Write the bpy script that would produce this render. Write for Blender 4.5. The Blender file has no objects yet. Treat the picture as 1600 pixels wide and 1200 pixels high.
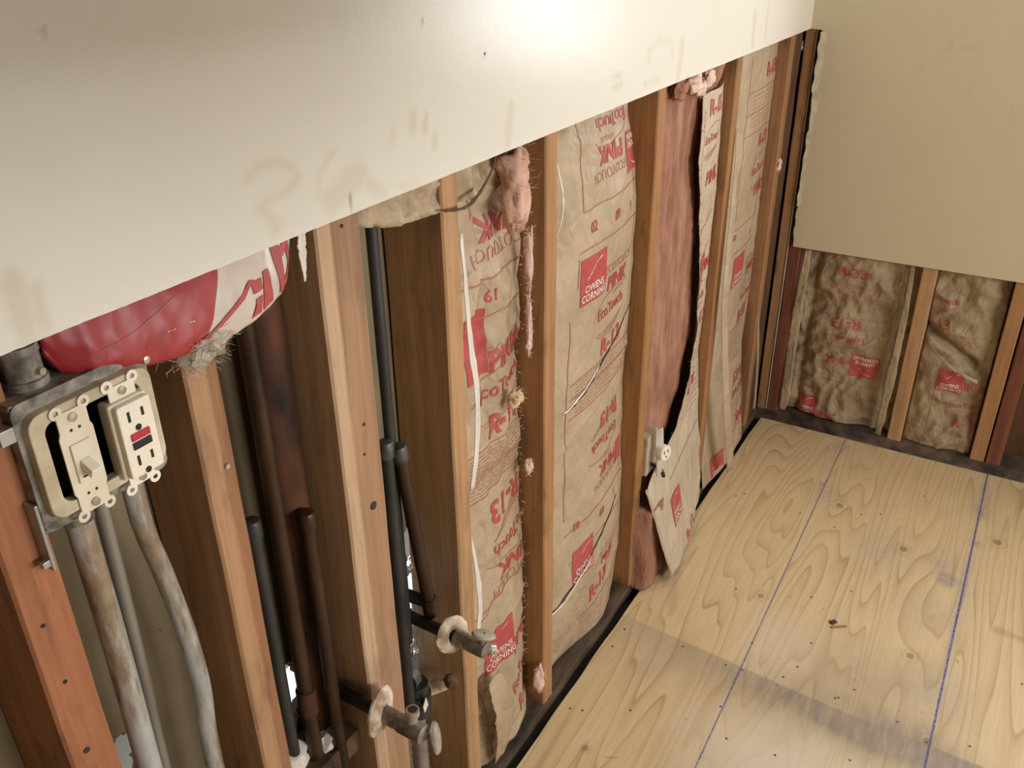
import bpy, bmesh, math, random
import numpy as np
from mathutils import Vector, noise, Matrix
R = math.radians
random.seed(7)
SC = bpy.context.scene
COL = SC.collection

# ------------------------------------------------------------------ camera, world, lights, exposure
CAM = Vector((-2.4203, -0.5971, 1.3678)); YAW, PIT, ROL, FPX = R(31.307), R(27.8026), R(-0.8242), 1397.03
F_ = Vector((math.cos(YAW)*math.cos(PIT), math.sin(YAW)*math.cos(PIT), -math.sin(PIT)))
R0 = Vector((math.sin(YAW), -math.cos(YAW), 0)); U0 = R0.cross(F_)
R_ = math.cos(ROL)*R0 + math.sin(ROL)*U0; U_ = -math.sin(ROL)*R0 + math.cos(ROL)*U0
cd = bpy.data.cameras.new('camera'); cam = bpy.data.objects.new('camera', cd); COL.objects.link(cam)
cd.sensor_width = 36; cd.lens = FPX/1600*36; cd.clip_start = .02
cam.matrix_world = Matrix(((R_.x, U_.x, -F_.x, CAM.x), (R_.y, U_.y, -F_.y, CAM.y), (R_.z, U_.z, -F_.z, CAM.z), (0, 0, 0, 1)))
SC.camera = cam

wd = bpy.data.worlds.new('sky'); SC.world = wd; wd.use_nodes = True
wb = wd.node_tree.nodes['Background']; wb.inputs[0].default_value = (.86, .94, 1, 1); wb.inputs[1].default_value = 1.3

def area(name, loc, target, sx, sy, power, color):
    l = bpy.data.lights.new(name, 'AREA'); l.shape = 'RECTANGLE'; l.size = sx; l.size_y = sy; l.energy = power; l.color = color
    o = bpy.data.objects.new(name, l); COL.objects.link(o); o.location = loc
    o.rotation_euler = (Vector(target)-Vector(loc)).to_track_quat('-Z', 'Y').to_euler()
    return o
area('window_daylight', (.03, -.86, 1.36), (-1, -.86, 1.36), .38, .74, 9.5, (.95, .98, 1))      # the window in the back wall
area('doorway_daylight', (-.75, -2.55, .85), (-.75, 0, .5), .8, 1.5, 5, (1, .96, .89))   # the doorway opposite the framing
area('added_front_light', (-1.75, -2.55, 1.36), (-1.75, 0, 1.36), 1.2, .30, 43, (1, .985, .96))      # unseen lamp added for front light, low and wide to shape the shade edge

SC.view_settings.view_transform = 'Standard'; SC.view_settings.look = 'None'
SC.view_settings.gamma = 1; SC.view_settings.use_curve_mapping = False
SC.view_settings.exposure = 0.0

# ------------------------------------------------------------------ helpers
def W(px, py, ax, val):            # the world point seen at a photo pixel, on the plane x, y or z = val
    d = F_ + R_*((px-800)/FPX) - U_*((py-600)/FPX)
    i = 'xyz'.index(ax)
    return CAM + d*((val-CAM[i])/d[i])

def tag(o, label=None, cat=None, group=None, kind=None):
    for k, v in (('label', label), ('category', cat), ('group', group), ('kind', kind)):
        if v: o[k] = v
    return o
ORG = {}
def thing(name, label, cat, loc, group=None):
    o = bpy.data.objects.new(name, None); COL.objects.link(o); o.location = loc; o.empty_display_size = .02
    ORG[o.name] = Vector(loc)
    return tag(o, label, cat, group)

class MB:
    """collects geometry in world coordinates; build() links ONE mesh object"""
    def __init__(s): s.v = []; s.f = []; s.m = []; s.cur = 0
    def add(s, vs, fs):
        b = len(s.v); s.v += [tuple(q) for q in vs]
        for q in fs: s.f.append(tuple(b+i for i in q)); s.m.append(s.cur)
    def box(s, a, b):
        x0, y0, z0 = a; x1, y1, z1 = b
        s.add([(x0,y0,z0),(x1,y0,z0),(x1,y1,z0),(x0,y1,z0),(x0,y0,z1),(x1,y0,z1),(x1,y1,z1),(x0,y1,z1)],
              [(0,3,2,1),(4,5,6,7),(0,1,5,4),(1,2,6,5),(2,3,7,6),(3,0,4,7)])
    def obox(s, c, u, v, w):       # oriented box: centre and three half-axis vectors
        c, u, v, w = map(Vector, (c, u, v, w)); P = [c+i*u+j*v+k*w for k in (-1, 1) for j in (-1, 1) for i in (-1, 1)]
        s.add(P, [(0,2,3,1),(4,5,7,6),(0,1,5,4),(1,3,7,5),(3,2,6,7),(2,0,4,6)])
    def tube(s, pts, r, seg=20, cap=True, r_in=None):
        pts = [Vector(p) for p in pts]; n = len(pts); rs = r if isinstance(r, (list, tuple)) else [r]*n
        t0 = (pts[1]-pts[0]).normalized(); a = t0.orthogonal().normalized(); rings = []
        for i, p in enumerate(pts):
            t = (pts[min(i+1, n-1)]-pts[max(i-1, 0)]).normalized()
            a = (a - t*a.dot(t)).normalized(); b = t.cross(a)
            rings.append([p+rs[i]*(math.cos(2*math.pi*k/seg)*a+math.sin(2*math.pi*k/seg)*b) for k in range(seg)])
        fs = [(i*seg+k, i*seg+(k+1) % seg, (i+1)*seg+(k+1) % seg, (i+1)*seg+k) for i in range(n-1) for k in range(seg)]
        if cap: fs += [tuple(range(seg))[::-1], tuple((n-1)*seg+k for k in range(seg))]
        s.add([q for rr in rings for q in rr], fs)
    def lathe(s, c, axis, prof, seg=28, sx=1, sy=1, jit=0, seed=0):   # prof: (radius, height along axis)
        c = Vector(c); t = Vector(axis).normalized(); a = t.orthogonal().normalized(); b = t.cross(a); vs = []
        for j, (r, h) in enumerate(prof):
            for k in range(seg):
                an = 2*math.pi*k/seg; rr = r*(1+jit*noise.noise((3*math.cos(an), 3*math.sin(an), seed+j*.3)))
                vs.append(c+t*h+rr*(sx*math.cos(an)*a+sy*math.sin(an)*b))
        n = len(prof); fs = [(i*seg+k, i*seg+(k+1) % seg, (i+1)*seg+(k+1) % seg, (i+1)*seg+k) for i in range(n-1) for k in range(seg)]
        s.add(vs, fs)
    def plate(s, c, u, v, w, outline, th):   # extruded outline in the u,v axes, thickness th along w
        c, u, v, w = map(Vector, (c, u, v, w)); n = len(outline)
        vs = [c+a*u+b*v for a, b in outline]+[c+a*u+b*v+w*th for a, b in outline]
        s.add(vs, [tuple(range(n))[::-1], tuple(range(n, 2*n))]+[(i, (i+1) % n, n+(i+1) % n, n+i) for i in range(n)])
    def washer(s, c, u, v, w, ro, ri, th, seg=16, sx=1):
        c, u, v, w = map(Vector, (c, u, v, w)); vs = []
        for h in (0, th):
            for r in (ri, ro):
                vs += [c+w*h+r*(sx*math.cos(2*math.pi*k/seg)*u+math.sin(2*math.pi*k/seg)*v) for k in range(seg)]
        fs = []
        for k in range(seg):
            l = (k+1) % seg
            fs += [(k, l, seg+l, seg+k), (2*seg+k, 3*seg+k, 3*seg+l, 2*seg+l), (seg+k, seg+l, 3*seg+l, 3*seg+k), (k, 2*seg+k, 2*seg+l, l)]
        s.add(vs, fs)
    def build(s, name, mats, parent=None, origin=None, smooth=0, bevel=0, solid=0):
        if not isinstance(mats, (list, tuple)): mats = [mats]
        o = Vector(origin) if origin is not None else (ORG[parent.name] if parent else Vector((0, 0, 0)))
        me = bpy.data.meshes.new(name); me.from_pydata([(x-o.x, y-o.y, z-o.z) for x, y, z in s.v], [], s.f)
        for m in mats: me.materials.append(m)
        if len(mats) > 1: me.polygons.foreach_set('material_index', s.m)
        bm = bmesh.new(); bm.from_mesh(me); bmesh.ops.recalc_face_normals(bm, faces=bm.faces) if smooth != 2 else None
        bm.to_mesh(me); bm.free()
        if smooth: me.polygons.foreach_set('use_smooth', [True]*len(me.polygons))
        ob = bpy.data.objects.new(name, me); COL.objects.link(ob)
        if smooth == 1:
            try: me.set_sharp_from_angle(angle=R(40))
            except Exception: pass
        if parent: ob.parent = parent; ORG[ob.name] = o
        else: ob.location = o; ORG[ob.name] = o
        if bevel:
            b = ob.modifiers.new('bevel', 'BEVEL'); b.width = bevel; b.segments = 2; b.limit_method = 'ANGLE'
        if solid:
            b = ob.modifiers.new('solid', 'SOLIDIFY'); b.thickness = solid; b.offset = 0
        me.update()
        return ob

def nz(x, y, z=0.0): return noise.noise((x, y, z))
def lerp(a, b, t): return a+(b-a)*t
def interp(tab, v):               # tab: (v, value) with rising v
    if v <= tab[0][0]: return tab[0][1]
    for (a, p), (b, q) in zip(tab, tab[1:]):
        if v <= b: return lerp(p, q, (v-a)/(b-a))
    return tab[-1][1]

# ------------------------------------------------------------------ materials
def new_mat(name, rough=.6, metal=0, spec=.4):
    m = bpy.data.materials.new(name); m.use_nodes = True; nt = m.node_tree; b = nt.nodes['Principled BSDF']
    b.inputs['Roughness'].default_value = rough; b.inputs['Metallic'].default_value = metal
    b.inputs['Specular IOR Level'].default_value = spec
    return m, nt, b
def node(nt, t, **k):
    n = nt.nodes.new('ShaderNode'+t)
    for a, v in k.items(): setattr(n, a, v)
    return n
def coords(nt, scale=(1, 1, 1)):
    c = node(nt, 'TexCoord'); m = node(nt, 'Mapping'); m.inputs['Scale'].default_value = scale
    nt.links.new(c.outputs['Object'], m.inputs['Vector']); return m.outputs['Vector']
def tnoise(nt, vec, scale, detail=4, rough=.55, dist=0):
    n = node(nt, 'TexNoise'); n.inputs['Scale'].default_value = scale; n.inputs['Detail'].default_value = detail
    n.inputs['Roughness'].default_value = rough; n.inputs['Distortion'].default_value = dist
    nt.links.new(vec, n.inputs['Vector']); return n.outputs['Fac']
def ramp(nt, fac, stops):
    r = node(nt, 'ValToRGB'); e = r.color_ramp.elements
    while len(e) < len(stops): e.new(.5)
    for q, (p, c) in zip(e, stops): q.position = p; q.color = (*c, 1) if len(c) == 3 else c
    nt.links.new(fac, r.inputs[0]); return r.outputs[0]
def math_(nt, op, a, b=None, c=None):
    n = node(nt, 'Math', operation=op)
    for i, v in enumerate((a, b, c)):
        if v is None: continue
        if isinstance(v, (int, float)): n.inputs[i].default_value = v
        else: nt.links.new(v, n.inputs[i])
    return n.outputs[0]
def mix(nt, fac, a, b, mode='MIX'):
    n = node(nt, 'Mix', data_type='RGBA', blend_type=mode)
    for s, v in ((n.inputs['Factor'], fac), (n.inputs[6], a), (n.inputs[7], b)):
        if isinstance(v, (int, float)): s.default_value = v
        elif isinstance(v, tuple): s.default_value = (*v, 1)
        else: nt.links.new(v, s)
    return n.outputs[2]
def bump(nt, b, h, strength, dist=.002):
    n = node(nt, 'Bump'); n.inputs['Strength'].default_value = strength; n.inputs['Distance'].default_value = dist
    nt.links.new(h, n.inputs['Height']); nt.links.new(n.outputs[0], b.inputs['Normal'])
def setc(nt, b, c): nt.links.new(c, b.inputs['Base Color'])

def mottled(name, c1, c2, scale=20, rough=.6, metal=0, stretch=(1, 1, 1), detail=5, lo=.35, hi=.65, bs=.2, spec=.4, bscale=None, dist=.002):
    m, nt, b = new_mat(name, rough, metal, spec); v = coords(nt, stretch); f = tnoise(nt, v, scale, detail)
    setc(nt, b, ramp(nt, f, [(lo, c1), (hi, c2)]))
    if bs: bump(nt, b, tnoise(nt, v, bscale or scale*2, 4), bs, dist)
    return m
def wood(name, light, dark, stain=(.05, .03, .02), stain_amt=.5, seed=0.0, strip=None, axis=2):
    st = [34, 34, 34]; st[axis] = 1.6
    m, nt, b = new_mat(name, .62, 0, .3); v = coords(nt, tuple(st))
    mp = v.node; mp.inputs['Location'].default_value = (seed*7, seed*3, seed)
    g = tnoise(nt, v, 2.2, 6, .6, .6); fine = tnoise(nt, v, 9, 3, .7)
    c = ramp(nt, g, [(.32, dark), (.5, tuple(lerp(a, q, .6) for a, q in zip(dark, light))), (.68, light)])
    c = mix(nt, .22, c, ramp(nt, fine, [(.3, (.25, .25, .25)), (.7, (1, 1, 1))]), 'MULTIPLY')
    if strip:
        tc = node(nt, 'TexCoord'); sx = node(nt, 'SeparateXYZ'); nt.links.new(tc.outputs['Object'], sx.inputs[0])
        mr = node(nt, 'MapRange'); mr.inputs[1].default_value = strip-.002; mr.inputs[2].default_value = strip+.002; nt.links.new(sx.outputs[0], mr.inputs[0])
        c = mix(nt, mr.outputs[0], c, mix(nt, 1.0, c, (.72, .62, .58), 'MULTIPLY'))
    v2 = coords(nt, (9, 9, 3.2)); v2.node.inputs['Location'].default_value = (seed*5, 0, seed*2)
    s = tnoise(nt, v2, 2.0, 6, .65)
    sf = ramp(nt, s, [(.56, (0, 0, 0)), (.72, (stain_amt,)*3)])
    c = mix(nt, sf, c, stain); setc(nt, b, c)
    bump(nt, b, g, .25, .0015)
    return m

def paint_mat(name, base, rough, stain, attr=True, bs=.12, glossy=.5):
    m, nt, b = new_mat(name, rough, 0, glossy); v = coords(nt)
    c = mix(nt, ramp(nt, tnoise(nt, v, 5, 4), [(.3, (0, 0, 0)), (.75, (.35,)*3)]), base, tuple(q*w for q, w in zip(base, (.93, .92, .89))))
    if attr:
        a = node(nt, 'Attribute', attribute_name='stain'); s = node(nt, 'SeparateColor'); nt.links.new(a.outputs['Color'], s.inputs[0])
        c = mix(nt, s.outputs[0], c, stain); c = mix(nt, s.outputs[1], c, (.85, .82, .76)); c = mix(nt, s.outputs[2], c, (.1, .07, .05))
    setc(nt, b, c)
    h = math_(nt, 'ADD', tnoise(nt, v, 420, 3), math_(nt, 'MULTIPLY', tnoise(nt, v, 45, 3), 1.6))
    bump(nt, b, h, bs, .0008)
    return m

M = {}
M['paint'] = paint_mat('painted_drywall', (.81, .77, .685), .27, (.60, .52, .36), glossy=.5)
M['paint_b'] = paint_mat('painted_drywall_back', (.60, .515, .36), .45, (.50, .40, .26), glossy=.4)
M['room'] = mottled('room_paint', (.40, .35, .27), (.43, .38, .30), 3, .7, bs=.05)
M['gypsum'] = mottled('gypsum_core', (.62, .57, .48), (.75, .71, .63), 60, .9, bs=.4)
M['torn'] = mottled('torn_paper', (.52, .42, .27), (.70, .61, .44), 40, .9, bs=.4)
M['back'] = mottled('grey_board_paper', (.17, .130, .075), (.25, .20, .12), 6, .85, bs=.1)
M['plate'] = mottled('dirty_plate_wood', (.035, .024, .017), (.15, .10, .065), 22, .85, stretch=(.4, 1, 1), bs=.5)
M['dark_wood'] = wood('dark_old_wood', (.17, .085, .04), (.07, .032, .016), stain=(.012, .009, .007), stain_amt=.95, seed=3)
M['red_wood'] = wood('reddish_dark_wood', (.24, .085, .045), (.12, .04, .022), seed=4.4)
def stud_mat(i, strip=None, amt=.5):
    t = [(.43, .22, .105), (.43, .17, .08), (.50, .28, .15), (.62, .41, .255), (.54, .31, .155), (.48, .25, .11), (.44, .21, .08), (.43, .21, .09)][i % 8]
    return wood('stud_wood_%d' % i, t, tuple(q*.68 for q in t), stain_amt=amt, seed=i*1.7, strip=strip)
M['kraft'] = mottled('kraft_paper', (.405, .30, .19), (.51, .39, .265), 9, .55, bs=.10, spec=.35, bscale=160, dist=.0006)
M['kraft_pale'] = mottled('pale_kraft_paper', (.68, .57, .45), (.77, .68, .56), 9, .5, bs=.1, bscale=160, dist=.0006)
M['kraft_dim'] = mottled('darker_kraft_paper', (.30, .225, .135), (.43, .325, .21), 7, .6, bs=.1, bscale=160, dist=.0006)
def kraft_mat(name, c1, c2, sc, rough):
    m, nt, b = new_mat(name, rough, 0, .4); v = coords(nt); f = tnoise(nt, v, sc, 5)
    setc(nt, b, ramp(nt, f, [(.35, c1), (.65, c2)])); v2 = coords(nt, (1, 1, .7))
    r1 = math_(nt, 'ABSOLUTE', math_(nt, 'SUBTRACT', tnoise(nt, v2, 16, 2, .4), .5)); r2 = math_(nt, 'ABSOLUTE', math_(nt, 'SUBTRACT', tnoise(nt, v2, 38, 2, .4, .3), .5))
    h = math_(nt, 'ADD', math_(nt, 'ADD', math_(nt, 'MULTIPLY', r1, 2.2), r2), math_(nt, 'MULTIPLY', tnoise(nt, v, 170, 3), .05))
    bump(nt, b, h, .75, .012); return m
M['kraft'] = kraft_mat('kraft_paper', (.405, .30, .19), (.51, .39, .265), 9, .48)
M['kraft_pale'] = kraft_mat('pale_kraft_paper', (.50, .395, .285), (.60, .49, .37), 9, .48)
M['kraft_dim'] = kraft_mat('darker_kraft_paper', (.30, .225, .135), (.43, .325, .21), 7, .55)  # darker tone of the kraft paper
M['ink'] = mottled('red_ink', (.40, .055, .055), (.50, .105, .095), 60, .5, bs=0, lo=.2, hi=.8)
M['ink_thin'] = mottled('faded_red_ink', (.42, .14, .105), (.50, .21, .155), 60, .55, bs=0, lo=.2, hi=.8)
M['ink_pale'] = mottled('pale_ink', (.62, .33, .28), (.66, .38, .31), 60, .55, bs=0)
M['white_paper'] = mottled('white_paper', (.70, .63, .55), (.80, .74, .66), 20, .55, bs=.15)
M['redfoil'] = mottled('red_printed_facing', (.30, .020, .024), (.40, .045, .045), 9, .42, bs=.15, spec=.5, bscale=40)
M['film'] = mottled('pale_shiny_facing', (.56, .45, .37), (.68, .58, .51), 14, .28, bs=.15, spec=.55, bscale=40)
M['pink'] = mottled('pink_fibreglass', (.27, .125, .08), (.44, .23, .155), 14, .95, stretch=(3, 3, .8), bs=.8, spec=.1, bscale=60, detail=9, dist=.006)
M['pink_pale'] = mottled('pale_pink_fibre', (.68, .45, .36), (.82, .63, .54), 30, .95, bs=.6, spec=.1, detail=9, dist=.004)
M['pink_soft'] = mottled('soft_pink_fibre', (.52, .30, .215), (.70, .46, .36), 22, .95, bs=.35, spec=.1, detail=9, dist=.004)
M['yellow_fibre'] = mottled('tan_fibre', (.60, .42, .24), (.72, .55, .36), 60, .95, bs=.6, spec=.1, detail=9, dist=.004)
M['fluff'] = mottled('grey_dust_fluff', (.36, .30, .23), (.62, .55, .46), 60, .95, bs=.7, spec=.1, detail=8, dist=.004)
M['galv'] = mottled('galvanised_steel', (.30, .30, .29), (.44, .44, .42), 30, .46, .75, bs=.15, bscale=90)
def conduit_mat(name, rust):
    m, nt, b = new_mat(name, .48, .3, .5); v = coords(nt, (1, 1, .45)); v2 = coords(nt, (1, 1, .16))
    base = ramp(nt, tnoise(nt, v, 60, 5), [(.3, (.40, .41, .40)), (.7, (.56, .57, .56))])
    f = ramp(nt, tnoise(nt, v2, 26, 7, .65), [(.46, (0, 0, 0)), (.56, (rust,)*3)])
    setc(nt, b, mix(nt, f, base, ramp(nt, tnoise(nt, v, 120, 4), [(.3, (.17, .10, .045)), (.7, (.34, .24, .13))])))
    bump(nt, b, tnoise(nt, v, 90, 4), .3, .0008); return m
M['conduit'] = conduit_mat('rusty_conduit', .85)
M['conduit_clean'] = mottled('dull_conduit', (.22, .20, .18), (.36, .34, .30), 18, .4, .6, stretch=(1, 1, .2), bs=.1)
M['dusty_box'] = mottled('dusty_steel_box', (.10, .085, .07), (.40, .36, .31), 55, .6, .35, bs=.5, detail=7)
M['ring_paint'] = mottled('painted_ring', (.42, .34, .22), (.62, .54, .40), 26, .5, bs=.2)
M['black'] = mottled('black_void', (.012, .011, .01), (.03, .027, .024), 30, .7, bs=0)
M['abs'] = mottled('black_plastic', (.012, .013, .015), (.03, .032, .036), 20, .28, bs=.1)
M['cream'] = mottled('cream_plastic', (.66, .58, .44), (.76, .68, .54), 30, .38, bs=.05, lo=.3, hi=.7)
M['cream_light'] = mottled('pale_cream_plastic', (.80, .73, .60), (.86, .79, .67), 30, .36, bs=.03)
M['slot'] = mottled('dark_slot', (.02, .015, .01), (.045, .035, .025), 40, .8, bs=0)
M['btn_red'] = mottled('red_button', (.45, .02, .035), (.52, .035, .05), 30, .4, bs=0)
M['btn_black'] = mottled('black_button', (.012, .014, .022), (.02, .022, .03), 30, .4, bs=0)
M['screw'] = mottled('steel_screw', (.40, .34, .26), (.62, .56, .46), 80, .35, .8, bs=.1)
M['copper'] = mottled('old_copper', (.028, .018, .012), (.085, .044, .026), 25, .45, .5, stretch=(1, 1, .3), bs=.2)
M['iron'] = mottled('rusted_iron', (.008, .006, .005), (.12, .042, .016), 14, .75, .1, stretch=(1, 1, .35), bs=.5, detail=8, lo=.42, hi=.62)
M['steel_dark'] = mottled('dark_steel_pipe', (.035, .034, .035), (.07, .068, .068), 22, .5, .5, stretch=(1, 1, .3), bs=.15)
M['cap'] = mottled('grey_cap', (.06, .06, .06), (.13, .125, .12), 50, .5, .6, bs=.2)
M['brass'] = mottled('tarnished_chrome_valve', (.16, .145, .12), (.42, .39, .34), 45, .40, .55, bs=.3)
M['handle'] = mottled('worn_chrome_handle', (.38, .35, .29), (.60, .56, .49), 40, .35, .55, bs=.25)
M['esc'] = mottled('corroded_escutcheon', (.34, .22, .14), (.76, .66, .54), 42, .75, .05, bs=.7, detail=7, lo=.38, hi=.6)
M['foil'] = mottled('crumpled_foil', (.50, .55, .60), (.75, .78, .82), 20, .16, .85, bs=.6, bscale=45, dist=.006)
M['plaster'] = mottled('broken_plaster', (.50, .46, .40), (.76, .72, .65), 35, .9, bs=.5)
M['debris_wood'] = wood('splinter_wood', (.46, .28, .14), (.3, .16, .08), axis=0)
M['screwhead'] = mottled('dark_screw_head', (.10, .065, .04), (.18, .13, .085), 80, .5, .5, bs=0)
M['nail'] = mottled('nail_head', (.02, .017, .015), (.06, .05, .045), 80, .6, .3, bs=0)
M['window_paint'] = mottled('window_paint', (.75, .73, .68), (.8, .78, .73), 10, .5, bs=.05)
M['strip_metal'] = mottled('pale_metal_strip', (.45, .40, .33), (.70, .66, .58), 40, .4, .35, stretch=(1, 1, .2), bs=.2)

def floor_mat():
    m, nt, b = new_mat('pine_plywood', .5, 0, .35)
    v = coords(nt, (.42, 4.2, 1)); n1 = tnoise(nt, v, 1.5, 2, .42, .25)
    saw = math_(nt, 'FRACT', math_(nt, 'MULTIPLY', n1, 27.0))
    line = ramp(nt, saw, [(.0, (.0,)*3), (.45, (.10,)*3), (.80, (.36,)*3), (.93, (.85,)*3), (1.0, (0,)*3)])
    vf = coords(nt, (4, 60, 1)); fib = tnoise(nt, vf, 3, 4, .6)
    base = ramp(nt, fib, [(.25, (.70, .53, .30)), (.75, (.80, .64, .395))])
    big = tnoise(nt, coords(nt, (1, 2, 1)), 2.0, 3)
    lf = math_(nt, 'MULTIPLY', line, ramp(nt, big, [(.35, (.5,)*3), (.6, (1,)*3)]))
    c = mix(nt, lf, base, (.50, .31, .14))
    a = node(nt, 'Attribute', attribute_name='stain'); s = node(nt, 'SeparateColor'); nt.links.new(a.outputs['Color'], s.inputs[0])
    gn = tnoise(nt, coords(nt, (2.5, 9, 1)), 6, 6, .6)
    gf = math_(nt, 'MULTIPLY', s.outputs[0], ramp(nt, gn, [(.3, (.62,)*3), (.65, (1,)*3)]))
    c = mix(nt, gf, c, (.31, .25, .20))
    # pool of light painted pale into the plywood colour
    at2 = node(nt, 'Attribute', attribute_name='light_pool'); c = mix(nt, at2.outputs['Fac'], c, (.78, .68, .56))
    # chalk: two snapped lines along x
    tc = node(nt, 'TexCoord'); sp = node(nt, 'SeparateXYZ'); nt.links.new(tc.outputs['Object'], sp.inputs[0])
    tot = None
    for (y0, sl, w, k) in ((-.2706, .0213, .0023, .85), (-.6457, .0068, .0032, 1.0)):   # y = y0 + sl*x
        yc = math_(nt, 'MULTIPLY_ADD', sp.outputs[0], sl, y0)
        d = math_(nt, 'ABSOLUTE', math_(nt, 'SUBTRACT', sp.outputs[1], yc))
        q = node(nt, 'MapRange'); q.inputs[1].default_value = w*.35; q.inputs[2].default_value = w; q.inputs[3].default_value = k; q.inputs[4].default_value = 0
        nt.links.new(d, q.inputs[0]); tot = q.outputs[0] if tot is None else math_(nt, 'MAXIMUM', tot, q.outputs[0])
    cn = ramp(nt, tnoise(nt, coords(nt), 230, 3), [(.36, (.45,)*3), (.56, (1,)*3)])
    tot = math_(nt, 'MULTIPLY', tot, cn)
    bl = math_(nt, 'MULTIPLY', s.outputs[1], ramp(nt, tnoise(nt, coords(nt), 40, 5), [(.3, (.3,)*3), (.7, (1,)*3)]))
    c = mix(nt, bl, c, (.18, .18, .34)); c = mix(nt, tot, c, (.035, .055, .31))
    c = mix(nt, s.outputs[2], c, (.19, .10, .05))
    setc(nt, b, c); bump(nt, b, fib, .12, .001)
    return m
M['floor'] = floor_mat(); M['ply_edge'] = mottled('plywood_edge', (.16, .10, .05), (.40, .28, .15), 12, .8, stretch=(1, 1, 12), bs=.3)

# ------------------------------------------------------------------ the setting
H, H2 = 1.1045, .546            # cut height of the drywall on the left and back walls
def axis(a, b, fine, coarse_lo=None, coarse_hi=None, step=.1):
    xs = list(np.linspace(a, b, max(2, int(round((b-a)/fine))+1)))
    if coarse_lo is not None: xs = list(np.linspace(coarse_lo, a, max(2, int((a-coarse_lo)/step)+1)))[:-1]+xs
    if coarse_hi is not None: xs = xs+list(np.linspace(b, coarse_hi, max(2, int((coarse_hi-b)/step)+1)))[1:]
    return np.array(xs)
def grid_obj(name, P, mats, attrs, extra=None):
    nu, nv = P.shape[:2]; V = P.reshape(-1, 3)
    idx = np.arange(nu*nv).reshape(nu, nv)
    Fq = np.stack([idx[:-1, :-1], idx[1:, :-1], idx[1:, 1:], idx[:-1, 1:]], -1).reshape(-1, 4)
    mi = [0]*len(Fq); verts = V.tolist(); faces = Fq.tolist()
    if extra:
        for vs, fs, k in extra:
            b = len(verts); verts += [list(q) for q in vs]; faces += [[b+i for i in f] for f in fs]; mi += [k]*len(fs)
    me = bpy.data.meshes.new(name); me.from_pydata(verts, [], faces)
    for m in mats: me.materials.append(m)
    me.polygons.foreach_set('material_index', mi)
    for an, arr in attrs.items():
        pad = len(verts)-len(V)
        if arr.ndim == 3:
            a = me.color_attributes.new(an, 'FLOAT_COLOR', 'POINT'); full = np.zeros((len(verts), 4), np.float32); full[:len(V), :3] = arr.reshape(-1, 3); full[:, 3] = 1
            a.data.foreach_set('color', full.ravel())
        else:
            a = me.attributes.new(an, 'FLOAT', 'POINT'); full = np.zeros(len(verts), np.float32); full[:len(V)] = arr.ravel(); a.data.foreach_set('value', full)
    o = bpy.data.objects.new(name, me); COL.objects.link(o); me.update(); ORG[o.name] = Vector((0, 0, 0))
    return tag(o, kind='structure')
def seg_dist(X, Y, pts):
    d = np.full(X.shape, 9.)
    for (ax, ay), (bx, by) in zip(pts, pts[1:] if len(pts) > 1 else pts):
        dx, dy = bx-ax, by-ay; L = dx*dx+dy*dy+1e-12
        t = np.clip(((X-ax)*dx+(Y-ay)*dy)/L, 0, 1); d = np.minimum(d, np.hypot(X-ax-t*dx, Y-ay-t*dy))
    return d
def soft(d, r, e): return np.clip((r+e-d)/(2*e), 0, 1)
rng = np.random.default_rng(3)
def lownoise(X, Y, s, seed):     # cheap smooth noise in numpy
    r = np.random.default_rng(seed); t = 0
    for k in range(7):
        a, b, c = r.uniform(-1, 1), r.uniform(-1, 1), r.uniform(0, 6.28); t = t+np.sin((a*X+b*Y)*s*(1+.5*k)+c)/(1+.35*k)
    return t/3.2

# left wall drywall (the wet wall): front face y = -0.013
xs = axis(-2.35, -.013, .004, -4.2, None, .2); zs = axis(H, 1.36, .004, None, 2.4, .13)
X, Z = np.meshgrid(xs, zs, indexing='ij'); wr = .002
def A_(px, py): p = W(px, py, 'y', -.013); return (p.x, p.z)
st = np.zeros(X.shape); wh = np.zeros(X.shape); dk = np.zeros(X.shape)
def stroke(pts, r, k, e=.004): 
    global st; st = np.maximum(st, k*soft(seg_dist(X, Z, [A_(*q) for q in pts])+.0025*lownoise(X, Z, 150, 5), r, e))
stroke([(388, 278), (402, 260), (432, 253), (460, 262), (466, 280), (450, 297), (420, 312), (406, 325), (425, 342), (432, 360)], .0045, .36)
stroke([(522, 236), (505, 258), (496, 285), (500, 305)], .003, .30); stroke([(560, 272), (540, 292), (520, 312)], .014, .34, .006); stroke([(575, 285), (600, 302)], .007, .3)
for q in ((645, 182), (664, 182)): stroke([q, (q[0], q[1]+18)], .0065, .45)
stroke([(613, 208), (613, 218)], .006, .3); stroke([(680, 212), (680, 226)], .0045, .42)
stroke([(18, 440), (48, 535)], .009, .45); stroke([(55, 452), (72, 520)], .005, .45); stroke([(28, 230), (70, 260)], .02, .14, .02)
stroke([(798, 165), (793, 228)], .008, .38); stroke([(625, 290), (655, 292), (690, 302)], .003, .35); stroke([(440, 345), (428, 362)], .004, .3)
stroke([(1015, 98), (1012, 80), (1030, 62), (1050, 66), (1052, 90)], .006, .22); stroke([(1066, 70), (1060, 118)], .012, .35); stroke([(1180, 22), (1176, 68)], .009, .42); stroke([(1200, 12), (1196, 56)], .006, .4)
stroke([(958, 120), (970, 118)], .005, .4); stroke([(957, 138), (972, 132)], .004, .45); stroke([(1008, 130), (1030, 124)], .005, .3)
for q in ((547, 300), (549, 330)): pass
dk = np.maximum(dk, .8*soft(seg_dist(X, Z, [A_(547, 305), A_(548, 333)]), .0007, .0015))
for q in ((757, 84), (66, 48), (660, 32)): dk = np.maximum(dk, .7*soft(seg_dist(X, Z, [A_(*q), A_(q[0]+1, q[1]+3)]), .0014, .002))
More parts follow.
